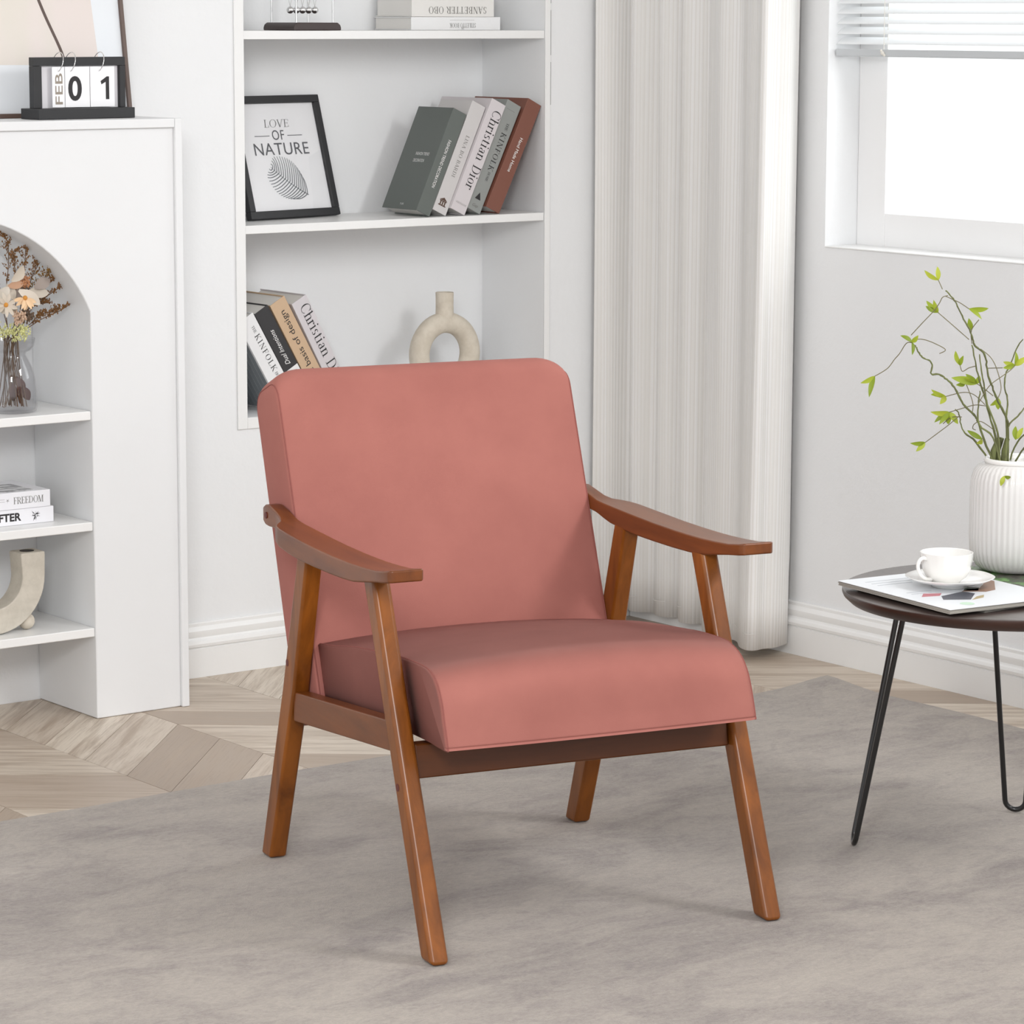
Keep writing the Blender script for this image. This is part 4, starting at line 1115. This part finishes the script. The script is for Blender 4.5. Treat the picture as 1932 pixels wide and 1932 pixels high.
gv = thing('glass_vase', 'smoky glass bottle vase with a flared rim on the arched fireplace shelf', 'vase', (-1.700, -.155, .618 + .0004))
bm = new(); add_lathe(bm, [(0, 0), (.040, 0), (.0465, .003), (.0485, .010), (.0475, .040), (.0450, .066), (.0395, .088), (.031, .106), (.0275, .113), (.029, .118), (.038, .122), (.044, .130), (.0465, .1445),
                           (.0458, .1445), (.043, .131), (.0370, .1235), (.0275, .119), (.0258, .113), (.029, .106), (.0378, .088), (.0432, .066), (.0457, .040), (.0465, .012), (.044, .006), (0, .005)], 56)
obj('glass_body', bm, M['smoke_glass'], gv, smooth=True, angle=60)
db = thing('dried_bouquet', 'dried bouquet of brown sprigs, beige leaves and pale daisies in the smoky glass vase', 'flowers', (-1.700, -.155, .618 + .0004))
OX = -.010
SPRIGS = [[(0.009,0.145),(-0.001,0.212),(0.007,0.289),(0.006,0.332),(-0.006,0.349)],[(0.012,0.145),(0.019,0.211),(0.017,0.276),(0.007,0.307),(0.026,0.323)],[(0.013,0.145),(0.031,0.211),(0.037,0.28),(0.038,0.321)],[(0.015,0.144),(0.043,0.21),(0.061,0.261),(0.076,0.286),(0.068,0.307)],[(0.016,0.144),(0.045,0.205),(0.072,0.245),(0.088,0.27),(0.095,0.293)],[(0.018,0.144),(0.051,0.204),(0.084,0.244),(0.108,0.258)],[(0.018,0.144),(0.057,0.204),(0.084,0.223),(0.116,0.242)],[(0.019,0.144),(0.059,0.17),(0.088,0.184),(0.112,0.193),(0.135,0.206)],[(0.018,0.144),(0.053,0.171),(0.074,0.188),(0.112,0.192)],[(0.015,0.144),(0.048,0.199),(0.071,0.208),(0.092,0.211)],[(0.006,0.145),(-0.012,0.226),(-0.028,0.29),(-0.038,0.334)],[(0.003,0.145),(-0.029,0.214),(-0.057,0.266),(-0.07,0.292)]]
DLEAVES = [[(-0.005,0.259),(0.026,0.288)],[(0.049,0.243),(0.083,0.258)],[(0.037,0.234),(0.082,0.231)],[(0.01,0.241),(0.053,0.211)],[(-0.009,0.249),(0.023,0.254)],[(-0.029,0.229),(-0.006,0.248)],[(-0.006,0.213),(-0.004,0.197)],[(-0.024,0.198),(-0.001,0.223)]]
M['sprig'] = mat('dry_stem', srgb(110, 84, 62), .8)
M['bud'] = mat('rust_bud', srgb(136, 95, 53), .85)
M['bud2'] = mat('ochre_bud', srgb(140, 102, 44), .85)
rg = random.Random(11)
def octa(bm, c, r):
    vs_ = [bm.verts.new((c[0] + dx * r, c[1] + dy * r, c[2] + dz * r * 1.4)) for dx, dy, dz in ((1, 0, 0), (0, 1, 0), (-1, 0, 0), (0, -1, 0), (0, 0, 1), (0, 0, -1))]
    for i in range(4):
        bm.faces.new((vs_[i], vs_[(i + 1) % 4], vs_[4])); bm.faces.new((vs_[(i + 1) % 4], vs_[i], vs_[5]))
for k, l in enumerate(SPRIGS):
    dy0 = rg.uniform(-.03, .03)
    pts = [Vector((p[0] + OX, dy0 * i / len(l), p[1])) for i, p in enumerate(l)]
    pts[0] = Vector((rg.uniform(-.012, .012), rg.uniform(-.012, .012), .128)); pts.insert(0, Vector((rg.uniform(-.03, .03), rg.uniform(-.02, .02), .012)))
    q = spline(pts, 6)
    bm = new(); add_tube(bm, q, .0009, 5)
    bb = new()
    ntw = 22
    for i in range(ntw):
        f_ = .50 + .5 * i / ntw; p_ = q[int(f_ * (len(q) - 1))]; t_ = (q[-1] - q[-6]).normalized()
        sd = Vector((rg.uniform(-1, 1), rg.uniform(-.7, .7), rg.uniform(-.1, .9))).normalized()
        ln_ = rg.uniform(.008, .026) * (1.15 - .6 * (f_ - .5) * 2)
        e_ = p_ + (sd * .8 + t_ * .5).normalized() * ln_
        add_tube(bm, [p_, e_], .0004, 4, cap=False)
        for j in range(7):
            c_ = p_.lerp(e_, .35 + .1 * j) + Vector((rg.uniform(-1, 1), rg.uniform(-1, 1), rg.uniform(-1, 1))) * .0026
            octa(bb, c_, rg.uniform(.0010, .0019))
    s_ = obj('sprig', bm, M['sprig'], db)
    obj('buds', bb, M['bud2'] if k == 4 else M['bud'], s_, kind='stuff')
def dleaf(a, b, wl, matl, curl=.12, nm='dried_leaf', dy=0.0, roll=0.0):
    A = Vector((a[0] + OX, dy, a[1])); B = Vector((b[0] + OX, dy + rg.uniform(-.01, .01), b[1])); ax = B - A; ln_ = ax.length; ax.normalize()
    sd = ax.cross(Vector((0, 1, 0))).normalized(); sd = (sd * math.cos(roll) + Vector((0, 1, 0)) * math.sin(roll)); nn = ax.cross(sd)
    bm = new(); rows = []
    for i in range(9):
        t_ = i / 8; wd_ = wl * math.sin(PI * min(1, t_ * .95 + .05)) ** .8
        c_ = A + ax * ln_ * t_ + nn * curl * ln_ * math.sin(PI * t_)
        rows.append([bm.verts.new(c_ - sd * wd_ + nn * wd_ * .3), bm.verts.new(c_), bm.verts.new(c_ + sd * wd_ + nn * wd_ * .3)])
    for x, y in zip(rows, rows[1:]):
        for j in (0, 1): bm.faces.new((x[j], x[j + 1], y[j + 1], y[j]))
    return obj(nm, bm, matl, db, smooth=True, angle=80)
lm = [mat('dried_leaf', srgb(*c_), .8) for c_ in ((206, 194, 178), (160, 148, 140), (206, 196, 182), (216, 206, 192), (190, 150, 122), (214, 206, 194), (200, 188, 172), (220, 212, 200))]
for k, l in enumerate(DLEAVES):
    dleaf(l[0], l[1], .0115 if k != 4 else .008, lm[k % 8], dy=-.035 + .008 * (k % 3), roll=rg.uniform(-.4, .4))
for k in range(12):
    a_ = rg.uniform(.2, PI - .2); r0_ = rg.uniform(.012, .03); r1_ = r0_ + rg.uniform(.022, .036)
    p0_ = (.008 + r0_ * math.cos(a_), .205 + r0_ * math.sin(a_)); p1_ = (.008 + r1_ * math.cos(a_ + rg.uniform(-.4, .4)), .205 + r1_ * math.sin(a_))
    dleaf(p0_, p1_, rg.uniform(.007, .0105), lm[k % 4], rg.uniform(-.15, .2), dy=rg.uniform(-.028, .01), roll=rg.uniform(-.8, .8))
def daisy(cx_, cz2, R_, dirs, colr, dy=-.05):
    pm = mat('petal', colr, .7)
    hd_ = bpy.data.objects.new('daisy', None)
    bm = new(); add_ball(bm, (cx_ + OX, dy, cz2), .0048, 10, 8); c_ = obj('daisy_head', bm, mat('daisy_eye', srgb(206, 142, 62), .9), db, smooth=True, angle=80)
    bpy.data.objects.remove(hd_)
    for a in dirs:
        a = math.radians(a)
        p_ = dleaf((cx_ + .003 * math.cos(a), cz2 + .003 * math.sin(a)), (cx_ + R_ * math.cos(a), cz2 + R_ * math.sin(a) * .95), .0042, pm, .06, 'petal', dy, 0)
        p_.parent = c_
daisy(.0154, .2269, .026, (190, 215, 238, 258, 276, 294, 312, 335), srgb(232, 198, 158))
daisy(-.024, .215, .026, (-60, -20, 20, 60, 100, 140, 180, 220, 260), srgb(204, 192, 176), -.045)
def fluff(cx_, cz2, R_, n_, colr, nm, rr2, dy=-.03, sq=1.0):
    bm = new()
    for i in range(n_):
        v2_ = Vector((rg.gauss(0, 1), rg.gauss(0, .8), rg.gauss(0, 1) * sq)).normalized() * R_ * rg.uniform(.4, 1)
        octa(bm, (cx_ + OX + v2_.x, dy + v2_.y, cz2 + v2_.z), rr2 * rg.uniform(.7, 1.2))
    obj(nm, bm, mat(nm, colr, .9), db, kind='stuff')
fluff(.0263, .2572, .013, 90, srgb(190, 136, 98), 'thistle_head', .0022)
fluff(.0044, .1889, .015, 110, srgb(206, 176, 152), 'thistle_head', .0022, -.045)
fluff(.0300, .1890, .016, 90, srgb(112, 92, 76), 'seed_head', .0024, -.03)
fluff(.0110, .1600, .024, 190, srgb(214, 214, 152), 'gypsophila', .0019, -.03, .55)
fluff(-.025, .1620, .02, 130, srgb(206, 206, 148), 'gypsophila', .0018, -.03, .55)
bm = new()
for i in range(14):
    a = rg.uniform(0, 2 * PI)
    add_tube(bm, [(.012 * math.cos(a), .012 * math.sin(a), .150), (.015 * math.cos(a + .2), .015 * math.sin(a + .2), .118), (rg.uniform(-.035, .035), rg.uniform(-.03, .03), .012)], .0010, 5)
obj('stem_bundle', bm, mat('wet_stem', srgb(120, 102, 88), .7), db)
for a, b in (((.012, .07), (.030, .035)), ((.020, .05), (.042, .022)), ((.0, .06), (.012, .02))):
    dleaf(a, b, .010, mat('submerged_leaf', srgb(104, 82, 78), .8), dy=-.01)

# picture leaning on the mantel
pc_ = thing('abstract_picture', 'large abstract beige picture in a thin brown frame leaning on the mantel', 'picture', (-1.374, -.082, 1.1865), (math.radians(-8.2), 0, 0))
PW_, PH_ = .56, .52
for nm, a in (('frame_rail', (-PW_, 0, 0, .009)), ('frame_rail', (-PW_, 0, PH_ - .009, PH_)), ('frame_stile', (-PW_, -PW_ + .008, .009, PH_ - .009)), ('frame_stile', (-.008, 0, .009, PH_ - .009))):
    bm = new(); add_box(bm, a[0], a[1], 0, .016, a[2], a[3]); obj(nm, bm, mat('brown_frame', srgb(96, 78, 70), .45), pc_, bevel=.0008)
bm = new(); add_box(bm, -PW_ + .006, -.006, .007, .010, .006, PH_ - .006); obj('canvas', bm, mat('canvas_white', srgb(232, 236, 240), .7), pc_)
bm = new(); add_prism(bm, [(-PW_ + .06, .106), (-.064, .104), (-.074, .30), (-.080, PH_ - .05), (-PW_ + .06, PH_ - .05)], 'y', .0066, .0069)
m = mat('beige_field', srgb(228, 218, 208), .7)
basecol(m, mixc(m, ramp(m, noise(m, coords(m, (4, 1, 1.2)), 2.0, 2), [(.4, (0, 0, 0, 1)), (.6, (1, 1, 1, 1))]), srgb(228, 218, 213), srgb(224, 218, 208)))
obj('painted_field', bm, m, pc_)
bm = new(); sp = spline([(-.143, 0, .100), (-.147, 0, .130), (-.176, 0, .200), (-.203, 0, .270), (-.26, 0, .40), (-.33, 0, .46)], 6)
A = []; Bv = []
for p_ in sp: A.append((p_.x - .0032, p_.z)); Bv.append((p_.x + .0032, p_.z))
add_prism(bm, A + Bv[::-1], 'y', .0060, .0065); obj('painted_line', bm, mat('brown_line', srgb(92, 76, 70), .6), pc_)

# flip calendar
ca_ = thing('flip_calendar', 'black desk flip calendar showing 01 FEB on the mantel in front of the picture', 'calendar', (-1.538, -.150, 1.1865), (0, 0, math.radians(4.0)))
bm = new(); add_box(bm, -.112, .112, -.032, .032, 0, .0205); obj('base', bm, M['black'], ca_, bevel=.001)
for nm, a in (('frame_post', (-.106, -.087, .0207, .1020)), ('frame_post', (.095, .108, .0207, .1020)), ('frame_bar', (-.106, .108, .1022, .1190))):
    bm = new(); add_box(bm, a[0], a[1], -.006, .010, a[2], a[3]); obj(nm, bm, M['black'], ca_, bevel=.0008)
bm = new(); add_box(bm, -.0868, .0948, .002, .006, .0207, .1018); obj('back_panel', bm, mat('panel_white', srgb(226, 224, 228), .6), ca_)
for x0, x1, yv_, txt, sz_, rot_, ink in ((-.066, -.038, -.0105, 'FEB', .024, True, M['ink_gold']), (-.0365, .0205, -.0105, '0', .064, False, M['ink']), (.022, .0790, -.0105, '1', .064, False, M['ink'])):
    bm = new()
    for j in range(5): add_box(bm, x0 + .0004 * j, x1, yv_ + .0009 * j, yv_ + .0009 * j + .0006, .0222, .1005)
    cd_ = obj('card', bm, M['card'], ca_)
    xc = (x0 + x1) / 2 - (.006 if txt == '0' else -.006 if txt == '1' else -.001)
    if txt == '1':
        tx = new(); add_prism(tx, [(.0015, 0), (.0095, 0), (.0095, .0445), (.0040, .0445), (-.0105, .0355), (-.0085, .0290), (.0015, .0340)], 'z', -.0002, 0)
    else: tx = sans_mesh(txt, sz_, offset=.0017 if not rot_ else .0002)
    if rot_:
        fitw(tx, .060); b2 = place(tx, (xc + .008, yv_, .058), (0, 0, 1), (-1, 0, 0))
    else:
        b2 = place(tx, (xc, yv_, .0365), (1, 0, 0), (0, 0, 1))
    obj('card_print', b2, ink, cd_)
    xr = (x0 + x1) / 2 - (.012 if txt == '0' else .004 if txt == '1' else -.004)
    bm = new(); add_tube(bm, [(xr + .005 * math.sin(a), -.003 + .0185 * math.cos(a), .1090 + .0195 * math.sin(a)) for a in [2 * PI * i / 28 for i in range(28)]], .0009, 6, closed=True)
    obj('ring', bm, M['chrome'], ca_, smooth=True, angle=80)
